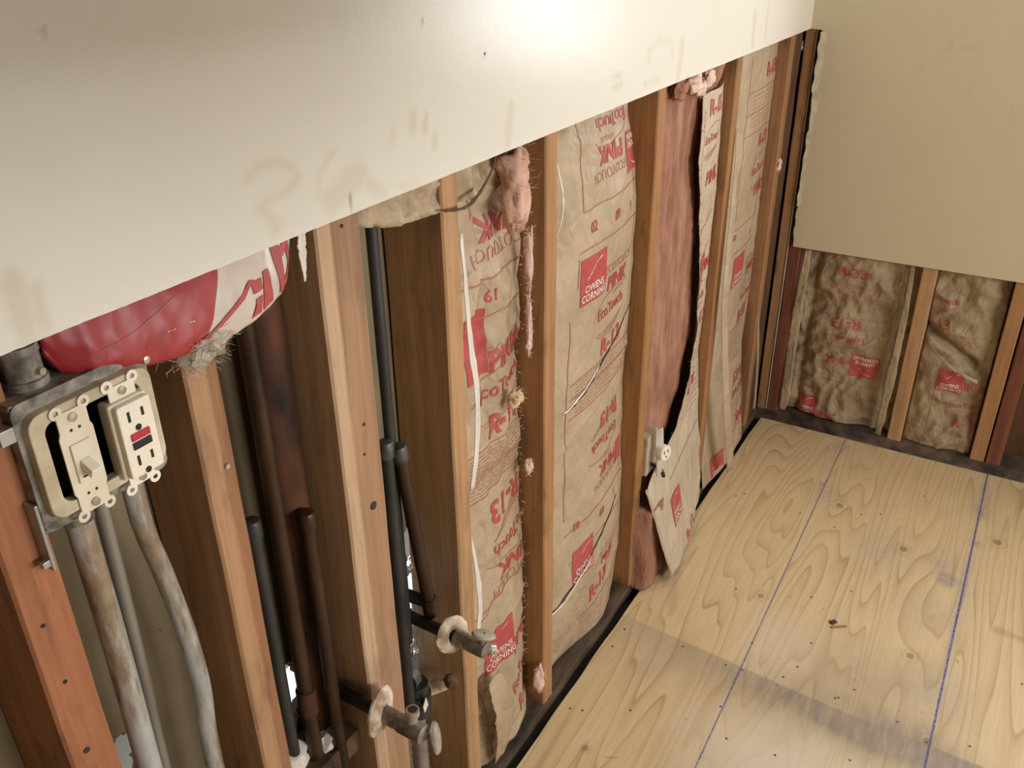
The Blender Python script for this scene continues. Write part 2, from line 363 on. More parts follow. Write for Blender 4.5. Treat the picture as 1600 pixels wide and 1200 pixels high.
edge = np.clip((Z-H)/.012, 0, 1); wh = np.maximum(wh, .25*(1-edge))
for q in ((165, 488), (545, 333), (195, 452), (690, 262), (660, 182)): wh = np.maximum(wh, soft(seg_dist(X, Z, [A_(*q), A_(q[0]+2, q[1]-3)]), .002, .002))
P = np.stack([X, np.full(X.shape, -.013), Z], -1)
jag = .0003*lownoise(X[:, 0], X[:, 0]*0, 60, 8)+.0001*rng.standard_normal(len(xs)); P[:, 0, 2] += jag
n = len(xs); bv = [tuple(P[i, 0]) for i in range(n)]+[(P[i, 0, 0], -.0005, P[i, 0, 2]+.001) for i in range(n)]+[(xs[0], -.0005, 2.4), (xs[-1], -.0005, 2.4)]
bf = [(i, n+i, n+i+1, i+1) for i in range(n-1)]+[(2*n, 2*n+1)+tuple(range(2*n-1, n-1, -1))]
wall_left = grid_obj('wall_left', P, [M['paint'], M['gypsum']], {'stain': np.stack([st, wh, dk], -1)}, [(bv, bf, 1)])
pr = MB(); pr.lathe(W(757, 84, 'y', -.0128), (0, -1, 0), [(.0014, 0), (.0012, .0008), (.0001, .0009)], 10); pr.build('nail_head', M['nail'], wall_left)

# back wall drywall: front face x = -0.013, torn left edge below the cut height, a window further right
def B_(px, py): p = W(px, py, 'x', -.013); return (p.y, p.z)
def left_edge(z):
    if z > H-.002: return -.013
    return -.041-.006*(nz(z*9, 2.2)+.6*nz(z*40, 7))+(-.004 if .86 < z < .95 else 0)
WY0, WY1, WZ0, WZ1 = -.62, -1.10, .97, 1.75
zs = np.concatenate([axis(H2, H-.002, .012), axis(H, WZ0 if WZ0 > H else 1.2, .02), np.array([1.3, 1.45, 1.6, WZ1, 2.0, 2.4])]); zs = np.unique(np.concatenate([zs, [WZ0]]))
us = np.concatenate([np.linspace(0, 1, 90)])
Yr = WY0; Pb = np.zeros((len(us), len(zs), 3))
for j, z in enumerate(zs):
    l = left_edge(z); Pb[:, j, 1] = l+(Yr-l)*us; Pb[:, j, 2] = z; Pb[:, j, 0] = -.013
YB, ZB = Pb[..., 1], Pb[..., 2]
st = np.zeros(YB.shape)
for a, b, r, k in (((1485, 66), (1486, 76), .006, .6), ((1500, 72), (1525, 76), .004, .5), ((1515, 135), (1510, 155), .004, .4), ((1580, 165), (1583, 195), .004, .4), ((1440, 105), (1440, 108), .004, .4)):
    st = np.maximum(st, k*soft(seg_dist(YB, ZB, [B_(*a), B_(*b)]), r, .005))
ex = []
n = len(zs); k0 = [tuple(Pb[0, j]) for j in range(n)]; k1 = [(-.0005, q[1]+.001, q[2]) for q in k0]
ex.append((k0+k1, [(j, j+1, n+j+1, n+j) for j in range(n-1)], 1))
nu = len(us); k0 = [tuple(Pb[i, 0]) for i in range(nu)]; ex.append((k0+[(-.0005, q[1], q[2]+.0008) for q in k0], [(i, nu+i, nu+i+1, i+1) for i in range(nu-1)], 1))
fl = [(-.0005, left_edge(H2), H2+.001), (-.0005, Yr, H2+.001), (-.0005, Yr, 2.4), (-.0005, -.013, 2.4), (-.0005, -.013, H), (-.0005, -.041, H)]
ex.append((fl, [tuple(range(6))], 1))
for (a, b, c, d) in ((WY0, WY1, H2, WZ0), (WY0, WY1, WZ1, 2.4), (WY1, -2.6, H2, 2.4)):
    ex.append(([(-.013, a, c), (-.013, b, c), (-.013, b, d), (-.013, a, d), (0, a, c), (0, b, c), (0, b, d), (0, a, d)], [(0, 1, 2, 3), (4, 7, 6, 5), (0, 4, 5, 1), (3, 2, 6, 7), (0, 3, 7, 4), (1, 5, 6, 2)], 0))
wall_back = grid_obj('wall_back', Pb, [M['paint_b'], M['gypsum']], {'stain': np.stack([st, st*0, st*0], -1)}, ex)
# torn paper fringe on its left edge
tp = MB(); zz = np.linspace(.66, H-.006, 60)
for a, b in zip(zz, zz[1:]):
    w = lambda z: .004+.006*max(0, nz(z*22, 3.1)+.35)+(.006 if z > .9 else 0)
    pa = [(-.0155, left_edge(a)+.003, a), (-.0140, left_edge(a)-w(a), a), (-.0140, left_edge(b)-w(b), b), (-.0155, left_edge(b)+.003, b)]
    tp.add(pa, [(0, 1, 2, 3)])
tp.build('torn_paper_edge', M['torn'], wall_back, solid=.001)

# floor: plywood sheet, its edge 2 cm off the framing
xs = axis(-1.62, -.017, .0027, -4.2, None, .2); ys = axis(-.80, -.020, .0027, -2.6, None, .2)
X, Y = np.meshgrid(xs, ys, indexing='ij')
def FL(px, py): p = W(px, py, 'z', 0); return (p.x, p.y)
wob = .012*lownoise(X, Y, 40, 2)
ed = -1.012-.085*(-Y-.03)*0-.03*np.clip(-Y-.03, 0, .5)/.4      # edge of the dirt band
band = np.clip((ed-X)/.006, 0, 1)*np.exp(-(np.clip(ed-X, 0, 9)/(.105+.03*lownoise(X, Y, 12, 6)))**2)*(.35+.55*np.clip((-Y-.08)/.25, 0, 1))
band2 = .5*soft(np.hypot((X+.97)/1.0, (Y+.52)/1.25), .10, .09)+.8*soft(np.hypot((X+1.06)/.6, (Y+.60)/1.6), .06, .06)
gray = np.clip(1.0*band+band2*1.0, 0, 1)
gray = np.maximum(gray, .62*soft(np.hypot((X+1.04)/.75, (Y+.50)/1.9)+2*wob, .085, .05))
gray = np.maximum(gray, .35*soft(np.hypot(X+1.12, (Y+.13)*1.2)+wob, .045, .02))
gray = np.maximum(gray, .5*soft(np.hypot((X+1.13)*1.2, Y+.09)+wob, .012, .02)); gray = np.maximum(gray, .28*soft(np.hypot(X+1.30, (Y+.3)*.6)+wob, .05, .07))
light_pool = .75*soft(np.hypot((X+1.24)/1.1, (Y+.42)/1.7)+wob, .085, .05)+.5*soft(np.hypot((X+.93)/1.2, (Y+.33)/1.0)+wob, .06, .06)  # pale pool of light put into the floor colour
blue = np.zeros(X.shape)
for (px, py, r, k, e) in ((1480, 905, .022, .75, .012), (1470, 880, .03, .3, .03), (1523, 848, .008, .9, .008), (1530, 800, .02, .6, .02), (1380, 860, .05, .28, .06), (1290, 770, .03, .25, .03), (1450, 960, .04, .3, .05), (1465, 1080, .05, .3, .05), (1310, 700, .015, .3, .02)):
    c = FL(px, py); blue = np.maximum(blue, k*soft(np.hypot((X-c[0])*.8, Y-c[1])+wob, r, e))
db = Y-(-.6457+.0068*X); blue = np.maximum(blue, np.exp(-np.abs(db)/.012)*.55*np.clip(.4+lownoise(X, Y*0, 9, 11), 0, 1))
kn = np.zeros(X.shape)
KN = [(1312, 790, .011), (1412, 858, .011), (1558, 847, .012), (1189, 931, .008), (1422, 1025, .009), (1449, 1160, .010), (915, 1169, .007)]
for px, py, r in KN:
    c = FL(px, py); d = np.hypot(X-c[0], (Y-c[1])*1.15); kn = np.maximum(kn, .55*soft(d, r, .003)); kn = np.maximum(kn, .9*soft(np.abs(d-r*.75), .001, .0015)); kn = np.maximum(kn, .22*soft(np.abs(d-r*1.9+.3*wob), .002, .004))
for (a, b, r, k) in (((1060, 870), (1048, 960), .008, .18), ((1560, 985), (1600, 1000), .01, .25), ((1250, 1105), (1255, 1150), .004, .12)):
    kn = np.maximum(kn, 1.1*k*soft(seg_dist(X, Y, [FL(*a), FL(*b)])+wob*.6, r, .006))
scr = np.random.default_rng(4)
for i in range(60):
    cx, cy = scr.uniform(-1.5, -.05), scr.uniform(-.75, -.03); kn = np.maximum(kn, scr.uniform(.3, .9)*soft(np.hypot(X-cx, Y-cy), scr.uniform(.0008, .0022), .0015))
for (a, b) in (((945, 1183), (965, 1184)), ((1350, 748), (1362, 748)), ((790, 1120), (798, 1126)), ((1195, 1055), (1198, 1062))):
    kn = np.maximum(kn, .7*soft(seg_dist(X, Y, [FL(*a), FL(*b)]), .0008, .0015))
ytop = -.020+.002*nz(1, 1)
P = np.stack([X, Y, np.zeros(X.shape)], -1); P[:, -1, 1] += .0016*lownoise(xs, xs*0, 30, 4)
ex = []
n = len(xs); k0 = [tuple(P[i, -1]) for i in range(n)]; ex.append((k0+[(q[0], q[1], -.019) for q in k0], [(i, i+1, n+i+1, n+i) for i in range(n-1)], 1))
n = len(ys); k0 = [tuple(P[-1, i]) for i in range(n)]; ex.append((k0+[(q[0], q[1], -.019) for q in k0], [(i, n+i, n+i+1, i+1) for i in range(n-1)], 1))
ex.append(([(-4.2, -2.6, -.019), (-.017, -2.6, -.019), (-.017, -.02, -.019), (-4.2, -.02, -.019)], [(0, 3, 2, 1)], 1))
floor = grid_obj('floor', P, [M['floor'], M['ply_edge']], {'stain': np.stack([gray, blue, kn], -1), 'light_pool': np.clip(light_pool, 0, 1)}, ex)
SCR = [(957, 1010), (1067, 1010), (1134, 1039), (1160, 1047), (1224, 1058), (1175, 1005), (1126, 1104), (1310, 1090), (1335, 1078), (1268, 1005), (1330, 924), (1346, 804), (1376, 803), (1304, 824), (1150, 775), (1163, 772), (1268, 933), (1305, 1091), (1211, 1180), (1402, 1128), (1515, 1166), (1597, 1069), (985, 1110), (910, 1110), (1135, 1154), (1250, 802), (1444, 775), (1246, 1042), (891, 1107), (976, 983), (1150, 920), (1328, 1188), (1448, 1160)]
for px, py in SCR:
    q = W(px, py, 'z', 0); s_ = MB(); s_.lathe((q.x, q.y, -.0005), (0, 0, 1), [(.0023, 0), (.0023, .0009), (.0013, .0010), (.0011, .0006), (.0001, .0006)], 12); s_.build('screw_head', M['screwhead'], floor, smooth=1)
# subfloor gap, sole plates
sp = MB(); sp.box((-4.2, -.25, -.06), (.12, .12, -.021)); o = sp.build('floor_deck', M['black']); tag(o, kind='structure')
def plate(name, a, b, label, ax):
    m = MB(); L = 40
    for k in range(L):
        t0, t1 = k/L, (k+1)/L
        if ax == 0:
            x0, x1 = lerp(a[0], b[0], t0), lerp(a[0], b[0], t1); f = lambda x: .0025*nz(x*30, 1.3)
            m.add([(x0, a[1]+f(x0), a[2]), (x1, a[1]+f(x1), a[2]), (x1, a[1]+f(x1), b[2]+f(x1+3)), (x0, a[1]+f(x0), b[2]+f(x0+3)), (x1, b[1], b[2]), (x0, b[1], b[2])], [(0, 1, 2, 3), (3, 2, 4, 5)])
        else:
            y0, y1 = lerp(a[1], b[1], t0), lerp(a[1], b[1], t1); f = lambda x: .0025*nz(x*30, 5.3)
            m.add([(a[0]+f(y0), y0, a[2]), (a[0]+f(y1), y1, a[2]), (a[0]+f(y1), y1, b[2]+f(y1+3)), (a[0]+f(y0), y0, b[2]+f(y0+3)), (b[0], y1, b[2]), (b[0], y0, b[2])], [(0, 1, 2, 3), (3, 2, 4, 5)])
    x0, y0, z0 = [min(p, q) for p, q in zip(a, b)]; x1, y1, z1 = [max(p, q) for p, q in zip(a, b)]
    m.add([(x0, y0, z0), (x1, y0, z0), (x1, y1, z0), (x0, y1, z0), (x0, y1, z1), (x1, y1, z1), (x1, y0, z1), (x0, y0, z1)], [(0, 1, 2, 3), (2, 3, 4, 5), (0, 3, 4, 7), (1, 2, 5, 6)])
    o = m.build(name, M['plate'], origin=(lerp(a[0], b[0], .5), lerp(a[1], b[1], .5), a[2])); tag(o, label, 'sole plate', 'sole plates under the studs'); return o
plate('sole_plate', (-4.2, 0, -.021), (.09, .092, .017), 'dark dirty wooden sole plate under the long run of studs', 0)
plate('sole_plate', (.0, -.0, -.021), (.09, -2.6, .024), 'dark wooden sole plate under the short studs below the beige panel', 1)

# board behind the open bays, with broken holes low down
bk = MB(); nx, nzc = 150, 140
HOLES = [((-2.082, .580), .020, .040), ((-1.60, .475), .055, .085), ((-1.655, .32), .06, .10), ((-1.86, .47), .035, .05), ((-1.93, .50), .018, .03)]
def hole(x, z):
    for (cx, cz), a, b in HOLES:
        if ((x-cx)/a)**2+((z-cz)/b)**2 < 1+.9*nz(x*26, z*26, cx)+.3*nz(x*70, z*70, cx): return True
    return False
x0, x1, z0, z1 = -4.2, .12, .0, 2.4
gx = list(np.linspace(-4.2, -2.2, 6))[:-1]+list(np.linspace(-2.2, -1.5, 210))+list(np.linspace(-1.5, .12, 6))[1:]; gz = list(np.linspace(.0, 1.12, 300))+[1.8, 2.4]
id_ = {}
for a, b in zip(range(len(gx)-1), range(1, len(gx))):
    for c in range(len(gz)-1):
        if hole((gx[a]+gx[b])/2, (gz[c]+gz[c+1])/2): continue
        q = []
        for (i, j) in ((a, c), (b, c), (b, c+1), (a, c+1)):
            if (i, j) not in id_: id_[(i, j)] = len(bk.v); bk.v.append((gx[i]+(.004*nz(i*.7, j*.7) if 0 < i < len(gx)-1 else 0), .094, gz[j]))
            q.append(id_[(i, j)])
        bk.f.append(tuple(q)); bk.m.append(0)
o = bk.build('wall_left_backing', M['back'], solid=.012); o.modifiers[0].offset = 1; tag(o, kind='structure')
bb = MB(); bb.box((.095, -2.6, 0), (.107, .1, WZ0-.02)); bb.box((.095, WY0+.02, 0), (.107, .1, 2.4)); o = bb.build('wall_back_sheathing', M['dark_wood']); tag(o, kind='structure')

# the rest of the room, out of view
rm = MB(); rm.box((-4.2, -2.7, 2.4), (.12, .12, 2.5)); tag(rm.build('ceiling', M['room']), kind='structure')
rm = MB(); rm.box((-4.3, -2.7, -.06), (-4.2, .12, 2.5)); tag(rm.build('wall_front', M['room']), kind='structure')
rm = MB(); rm.box((-4.2, -2.7, -.06), (-2.5, -2.6, 2.5)); rm.box((-2.5, -2.7, -.06), (-.98, -2.6, 1.15)); rm.box((-2.5, -2.7, 1.57), (-.98, -2.6, 2.5)); rm.box((-.3, -2.7, -.06), (.12, -2.6, 2.5)); rm.box((-.98, -2.7, 1.65), (-.3, -2.6, 2.5)); tag(rm.build('wall_right', M['room']), kind='structure')
rm = MB(); rm.box((-3.7, -1.32, 1.26), (-1.52, -1.0, 2.4)); tag(rm.build('added_shade_block', M['room'], bevel=.004), kind='structure')    # unseen block added behind the camera to shade the upper left drywall
rm = MB(); rm.box((-4.2, .55, -.05), (.2, .60, 1.6)); tag(rm.build('wall_beyond', M['room']), kind='structure')
wf = MB(); a = .03
for (y0, y1, z0, z1) in ((WY0, WY1, WZ0-.03, WZ0), (WY0, WY1, WZ1, WZ1+.04), (WY0+a, WY0, WZ0-.03, WZ1+.04), (WY1, WY1-a, WZ0-.03, WZ1+.04)):
    wf.box((-.03, min(y0, y1), z0), (.11, max(y0, y1), z1))
tag(wf.build('window_1', M['window_paint'], bevel=.003), kind='structure')

# ------------------------------------------------------------------ studs
def stud(x0, x1, label, mat, y0=0.0, y1=.090, z0=.017, z1=2.39, seed=0, name='framing_stud', along='x', bev=.0025, group='framing studs'):
    m = MB(); N = 60; vs = []
    for k in range(N+1):
        t = k/N; z = z0+(1.25-z0)*t if k < N else z1
        w = .0012*nz(z*7, seed); e = .0009*nz(z*13, seed+5)
        c = bev
        ring = [(x0+c, y0), (x1-c, y0), (x1, y0+c), (x1, y1), (x0, y1), (x0, y0+c)]
        for (x, y) in ring:
            q = (x+w, y+e, z) if along == 'x' else (y+e, -(x+w), z)
            vs.append(q)
    fs = [(k*6+i, k*6+(i+1) % 6, (k+1)*6+(i+1) % 6, (k+1)*6+i) for k in range(N) for i in range(6)]+[tuple(range(6)), tuple(N*6+i for i in range(6))]
    m.add(vs, fs); org = ((x0+x1)/2, y0+.045, z0) if along == 'x' else (y0+.045, -(x0+x1)/2, z0)
    o = m.build(name, mat, origin=org, smooth=0); tag(o, label, 'stud', group); return o
S = {}
SX = {1: (-2.169, -2.129), 2: (-1.981, -1.944), 3: (-1.803, -1.736), 4: (-1.591, -1.556), 5: (-1.339, -1.304), 6: (-.942, -.908), 7: (-.527, -.492), 8: (-.128, -.094)}
SL = {1: 'reddish wooden stud left of the conduits, nearest the camera', 2: 'orange brown stud with grey fluff on top, right of the electrical box',
      3: 'extra wide wooden stud with the lower corroded valve in front', 4: 'wooden stud behind the upper shut-off valve with handle',
      5: 'wooden stud between the torn batt and the wide printed batt', 6: 'wooden stud carrying the round outlet near its foot',
      7: 'thin visible wooden stud between the two narrow far batts', 8: 'last orange stud on the long wall before the dark corner'}
for i, (a, b) in SX.items():
    S[i] = stud(a, b, SL[i], stud_mat(i, strip={2: .004, 3: -.012}.get(i), amt={3: .35, 4: .4}.get(i, .6)), seed=i*3.1)
# studs of the back wall (x is the depth there)
SB = {1: (.030, .062, 'dark red wooden stud in the corner of the back wall', M['red_wood']), 2: (.376, .412, 'orange stud between the two crumpled batts of the back wall', stud_mat(12, amt=.3)),
      3: (.592, .628, 'orange stud of a doubled pair right of the back batts', stud_mat(13, amt=.3)), 4: (.632, .668, 'darker second stud of the doubled pair at the right edge', M['red_wood'])}
for i, (a, b, l, m_) in SB.items(): stud(a, b, l, m_, z0=.024, z1=(.95 if a > .6 else 2.39), seed=40+i, along='y')
# corner: dark recessed boards and a pale strip
stud(-.091, -.036, 'dark stained corner post recessed between last stud and corner', M['dark_wood'], y0=.004, y1=.09, seed=60, name='corner_post')
stud(-.028, -.004, 'blackened narrow post right in the corner of the two walls', M['dark_wood'], y0=.006, y1=.09, seed=61, name='corner_post')
stud(-.002, .0245, 'brown corner board of the back wall beside the pale metal strip', stud_mat(21, amt=.95), y0=-.002, z0=.024, seed=62, name='corner_board', along='y')
m = MB(); m.box((-.0045, -.0285, .025), (.012, -.0262, H+.02)); o = m.build('corner_strip', M['strip_metal'], origin=(-.0, -.027, .025), bevel=.0006)
m2 = MB(); m2.box((-.0016, -.052, H2+.01), (-.0004, -.030, H+.01)); o2 = m2.build('gap_shade_strip', M['black'], origin=(0, -.04, H2)); tag(o2, 'black strip added for the shade in the gap beside the torn panel edge', 'strip'); tag(o, 'thin pale metal strip running up the dark corner', 'strip')  # black strip stands for shade in the gap by the drywall edge
# knots and nails on studs
def disc_on(parent, px, py, r, mat, name, yv=-.0006, h=.0012):
    q = W(px, py, 'y', yv); m = MB(); m.lathe(q, (0, -1, 0), [(r, 0), (r*.9, h), (r*.5, h), (.0001, h*.6)], 14); m.build(name, mat, parent, smooth=1)
disc_on(S[3], 584, 790, .0055, M['nail'], 'knot', h=.0006); disc_on(S[3], 569, 663, .002, M['nail'], 'nail_hole', h=.0005); disc_on(S[3], 570, 710, .0015, M['nail'], 'nail_hole', h=.0005)
disc_on(S[2], 355, 728, .003, M['screw'], 'nail_head'); disc_on(S[1], 102, 1065, .002, M['nail'], 'nail_hole', h=.0005); disc_on(S[1], 136, 1172, .003, M['nail'], 'nail_hole', h=.0006); disc_on(S[1], 68, 978, .0018, M['nail'], 'nail_hole', h=.0005)
disc_on(S[3], 534, 353, .0022, M['nail'], 'nail_hole', h=.0006)
for (px, py, y_) in ((655, 650, 0),): pass

# ------------------------------------------------------------------ insulation
GL = {}
def glyphs(text, bold):
    k = (text, bold)
    if k in GL: return GL[k]
    c = bpy.data.curves.new('t', 'FONT'); c.body = text; c.size = 1; c.align_x = 'CENTER'; c.align_y = 'CENTER'; c.resolution_u = 3; c.offset = {0: -.006, 1: .012, 2: .03}[bold]
    o = bpy.data.objects.new('t', c); COL.objects.link(o); dg = bpy.context.evaluated_depsgraph_get(); dg.update()
    me = bpy.data.meshes.new_from_object(o.evaluated_get(dg))
    bm = bmesh.new(); bm.from_mesh(me); bmesh.ops.triangulate(bm, faces=bm.faces)
    for _ in range(3):
        ed = [e for e in bm.edges if e.calc_length() > .22]
        if not ed: break
        bmesh.ops.subdivide_edges(bm, edges=ed, cuts=1); bmesh.ops.triangulate(bm, faces=bm.faces)
    bm.verts.index_update()
    GL[k] = ([tuple(v.co[:2]) for v in bm.verts], [tuple(v.index for v in f.verts) for f in bm.faces])
    bm.free(); bpy.data.meshes.remove(me); bpy.data.objects.remove(o); bpy.data.curves.remove(c)
    return GL[k]

class Paper:
    """a kraft facing over a bay: P(u, v) -> world point; side 'A' is the left wall, 'B' the back wall"""
    def __init__(s, side, u0, u1, v0, v1, depth, left=None, right=None, mat='kraft', cell=.005):
        s.side, s.u0, s.u1, s.v0, s.v1, s.depth, s.mat, s.cell = side, u0, u1, v0, v1, depth, mat, cell
        s.left = left or (lambda v: u0); s.right = right or (lambda v: u1)
    def P(s, u, v, off=0):
        d = s.depth(u, v)-off
        return Vector((u, d, v)) if s.side == 'A' else Vector((d, -u, v))
    def uv(s, px, py, d):
        q = W(px, py, 'y' if s.side == 'A' else 'x', d); return (q.x, q.z) if s.side == 'A' else (-q.y, q.z)
    def mesh(s):
        m = MB(); nv = int((s.v1-s.v0)/s.cell)+1; nu = int((s.u1-s.u0)/s.cell)+1; vs = []
        for j in range(nv+1):
            v = lerp(s.v0, s.v1, j/nv); a, b = s.left(v), s.right(v)
            for i in range(nu+1): vs.append(s.P(lerp(a, b, i/nu), v))
        m.add(vs, [(j*(nu+1)+i, j*(nu+1)+i+1, (j+1)*(nu+1)+i+1, (j+1)*(nu+1)+i) for j in range(nv) for i in range(nu)])
        return m
    def inside(s, u, v): return s.v0+.002 < v < s.v1-.002 and s.left(v)+.001 < u < s.right(v)-.001
class Print:
    def __init__(s, paper, off=.0016): s.p = paper; s.m = MB(); s.off = off
    def tri(s, uv, fs, k, off=0):
        ok = [s.p.inside(*q) for q in uv]; fs = [f for f in fs if all(ok[i] for i in f)]
        if not fs: return
        used = sorted({i for f in fs for i in f}); re = {q: n for n, q in enumerate(used)}
        s.m.cur = k; s.m.add([s.p.P(uv[i][0], uv[i][1], s.off+off) for i in used], [tuple(re[i] for i in f) for f in fs])
    def text(s, t, u, v, size, bold=1, flip=False, k=0, ang=0, sx=1, off=0):
        vs, fs = glyphs(t, bold); a = R(ang+(180 if flip else 0)); c, n = math.cos(a)*size, math.sin(a)*size
        s.tri([(u+x*sx*c-y*n, v+x*sx*n+y*c) for x, y in vs], fs, k, off)
    def line(s, pts, w, k=1):
        out = []
        for (a, b), (c, d) in zip(pts, pts[1:]):
            L = math.hypot(c-a, d-b); n = max(1, int(L/.006)); nx_, ny_ = -(d-b)/L*w/2, (c-a)/L*w/2
            uv = []
            for i in range(n+1):
                x, y = lerp(a, c, i/n), lerp(b, d, i/n); uv += [(x+nx_, y+ny_), (x-nx_, y-ny_)]
            s.tri(uv, [(2*i, 2*i+1, 2*i+3, 2*i+2) for i in range(n)], k)
    def rect(s, u, v, w, h, k=0, ang=0):
        n = max(2, int(w/.006)); l = max(2, int(h/.006)); c, q = math.cos(R(ang)), math.sin(R(ang)); uv = []
        for j in range(l+1):
            for i in range(n+1):
                x, y = (i/n-.5)*w, (j/l-.5)*h; uv.append((u+x*c-y*q, v+x*q+y*c))
        s.tri(uv, [(j*(n+1)+i, j*(n+1)+i+1, (j+1)*(n+1)+i+1, (j+1)*(n+1)+i) for j in range(l) for i in range(n)], k)
    def logo(s, u, v, w=.075, flip=False):
        s.rect(u, v, w, w*.93); f = -1 if flip else 1
        s.text('OWENS', u, v-f*w*.16, w*.20, 1, flip, 2, off=.0006); s.text('CORNING', u, v-f*w*.34, w*.20, 1, flip, 2, off=.0006)
        s.line([(u-w*.3, v+f*w*.02), (u+w*.05, v+f*w*.30), (u+w*.3, v+f*w*.36)], .0018, 2)
    def brand(s, u, v, flip=False, sc=1.0):
        f = -1 if flip else 1
        s.text('ECOTOUCH', u, v+f*.021*sc, .024*sc, 0, flip, 1); s.text('PINK', u-f*.006*sc, v-f*.010*sc, .040*sc, 2, flip, 0, sx=1.05)
        s.text('FIBERGLAS', u+f*.004, v-f*.034*sc, .012*sc, 0, flip, 1)
    def swoosh(s, u, v, flip=False, sc=1.0):
        f = -1 if flip else 1
        s.text('EcoTouch', u, v, .030*sc, 1, flip, 0)
        for k, (dv, a) in enumerate(((-.022, .07), (-.028, .06), (-.034, .045))):
            s.line([(u+f*sc*a*math.cos(t), v+f*sc*(dv+.014*math.sin(t)+.010*math.cos(t))) for t in [R(200+i*12) for i in range(12)]], .0014)
        s.line([(u+f*sc*.078*math.cos(t), v+f*sc*(.004+.030*math.sin(t)+.012*math.cos(t))) for t in [R(20+i*12) for i in range(14)]], .0014)
    def fine(s, u0, u1, v0, v1, n, seed):
        r = random.Random(seed)
        for i in range(n):
            v = lerp(v1, v0, (i+.5)/n); u = u0
            while u < u1-.006:
                w = min(r.uniform(.006, .022), u1-u); s.line([(u, v), (u+w, v)], .0013); u += w+.0035
    def build(s, parent):
        o = s.m.build('printed_lettering', [M['ink'], M['ink_thin'], M['white_paper']], parent, smooth=2); o['kind'] = 'stuff'; return o

def crumple(seed, amp, sc=1.0, fine=.5):
    def f(u, v):
        a = abs(nz(u*8*sc+seed+v*3, v*6.5*sc, seed)); b = abs(nz(u*19*sc-v*8, v*17*sc+seed, seed+4)); c = nz(u*60*sc, v*50*sc, seed+9)
        return amp*(1.2*a+fine*.8*b+fine*.12*c)
    return f
def fibre_block(parent, side, u0, u1, v0, v1, d0, d1, seed, mat='pink', left=None, right=None, amp=.006, cell=.012, name='fibreglass'):
    m = MB(); nu = max(3, int((u1-u0)/cell)); nv = max(3, int((v1-v0)/cell)); vs = []
    fr = lambda u, v, d: (u, d, v) if side == 'A' else (d, -u, v)
    for j in range(nv+1):
        v = lerp(v0, v1, j/nv); a = left(v) if left else u0; b = right(v) if right else u1
        for i in range(nu+1):
            u = lerp(a, b, i/nu); t = i/nu; e = min(t, 1-t)*(b-a)
            d = d0+.012*math.exp(-e/.008)+amp*(nz(u*14, v*6, seed)+.5*nz(u*40, v*18, seed))+.3*amp*nz(u*110, v*70, seed)
            vs.append(fr(u, d, v) if side == 'A' and False else fr(u, v, d))
    fs = [(j*(nu+1)+i, j*(nu+1)+i+1, (j+1)*(nu+1)+i+1, (j+1)*(nu+1)+i) for j in range(nv) for i in range(nu)]
    b0 = len(vs); rim = [i for i in range(nu+1)]+[(j*(nu+1)+nu) for j in range(1, nv+1)]+[(nv*(nu+1)+i) for i in range(nu-1, -1, -1)]+[j*(nu+1) for j in range(nv-1, 0, -1)]
    for q in rim:
        j, i = divmod(q, nu+1); v = lerp(v0, v1, j/nv); a = left(v) if left else u0; b = right(v) if right else u1; vs.append(fr(lerp(a, b, i/nu), v, d1))
    n = len(rim); fs += [(rim[k], b0+k, b0+(k+1) % n, rim[(k+1) % n]) for k in range(n)]+[tuple(b0+k for k in range(n))]
    m.add(vs, fs); return m.build(name, M[mat], parent, smooth=2)
def strands(parent, pts, n, length, mat, seed, name='loose_fibres', w=.0007, spread=.01):
    r = random.Random(seed); m = MB()
    for k in range(n):
        c = Vector(r.choice(pts))+Vector((r.gauss(0, spread), r.gauss(0, spread*.5), r.gauss(0, spread)))
        d = Vector((r.gauss(0, 1), r.gauss(-.3, .7), r.gauss(0, 1))).normalized(); L = length*r.uniform(.4, 1.2)
        b = Vector((r.gauss(0, 1), r.gauss(0, 1), r.gauss(0, 1)))*L*.25; e = d.orthogonal().normalized()*w
        q = [c, c+d*L*.5+b, c+d*L+b*.3]
        m.add([q[0]-e, q[0]+e, q[1]-e, q[1]+e, q[2]], [(0, 1, 3, 2), (2, 3, 4)])
    o = m.build(name, M[mat], parent, smooth=2); o['kind'] = 'stuff'; return o
def tuft(name, label, pos, rad, mat, seed, parent=None, cat='insulation tuft', squash=(1, .6, 1), n=140, group='loose insulation tufts'):
    m = MB(); seg, rings = 26, 18; vs = []; c = Vector(pos)
    for j in range(rings+1):
        th = math.pi*j/rings
        for i in range(seg):
            ph = 2*math.pi*i/seg; d = Vector((math.sin(th)*math.cos(ph), math.sin(th)*math.sin(ph), math.cos(th)))
            r = rad*(1+.5*nz(*(d*1.5+Vector((seed, 0, 0))))+.22*nz(*(d*3.3+Vector((0, seed, 0))))+.08*nz(*(d*9)))
            vs.append(c+Vector((d.x*squash[0], d.y*squash[1], d.z*squash[2]))*r)
    m.add(vs, [(j*seg+i, j*seg+(i+1) % seg, (j+1)*seg+(i+1) % seg, (j+1)*seg+i) for j in range(rings) for i in range(seg)])
    if parent: o = m.build(name, M[mat], parent, smooth=2); root = parent
    else: o = m.build(name, M[mat], origin=c, smooth=2); tag(o, label, cat, group)
    strands(o, [vs[k] for k in range(0, len(vs), 3)], n, rad*.7, mat, seed, spread=rad*.10, w=.00035)
    return o
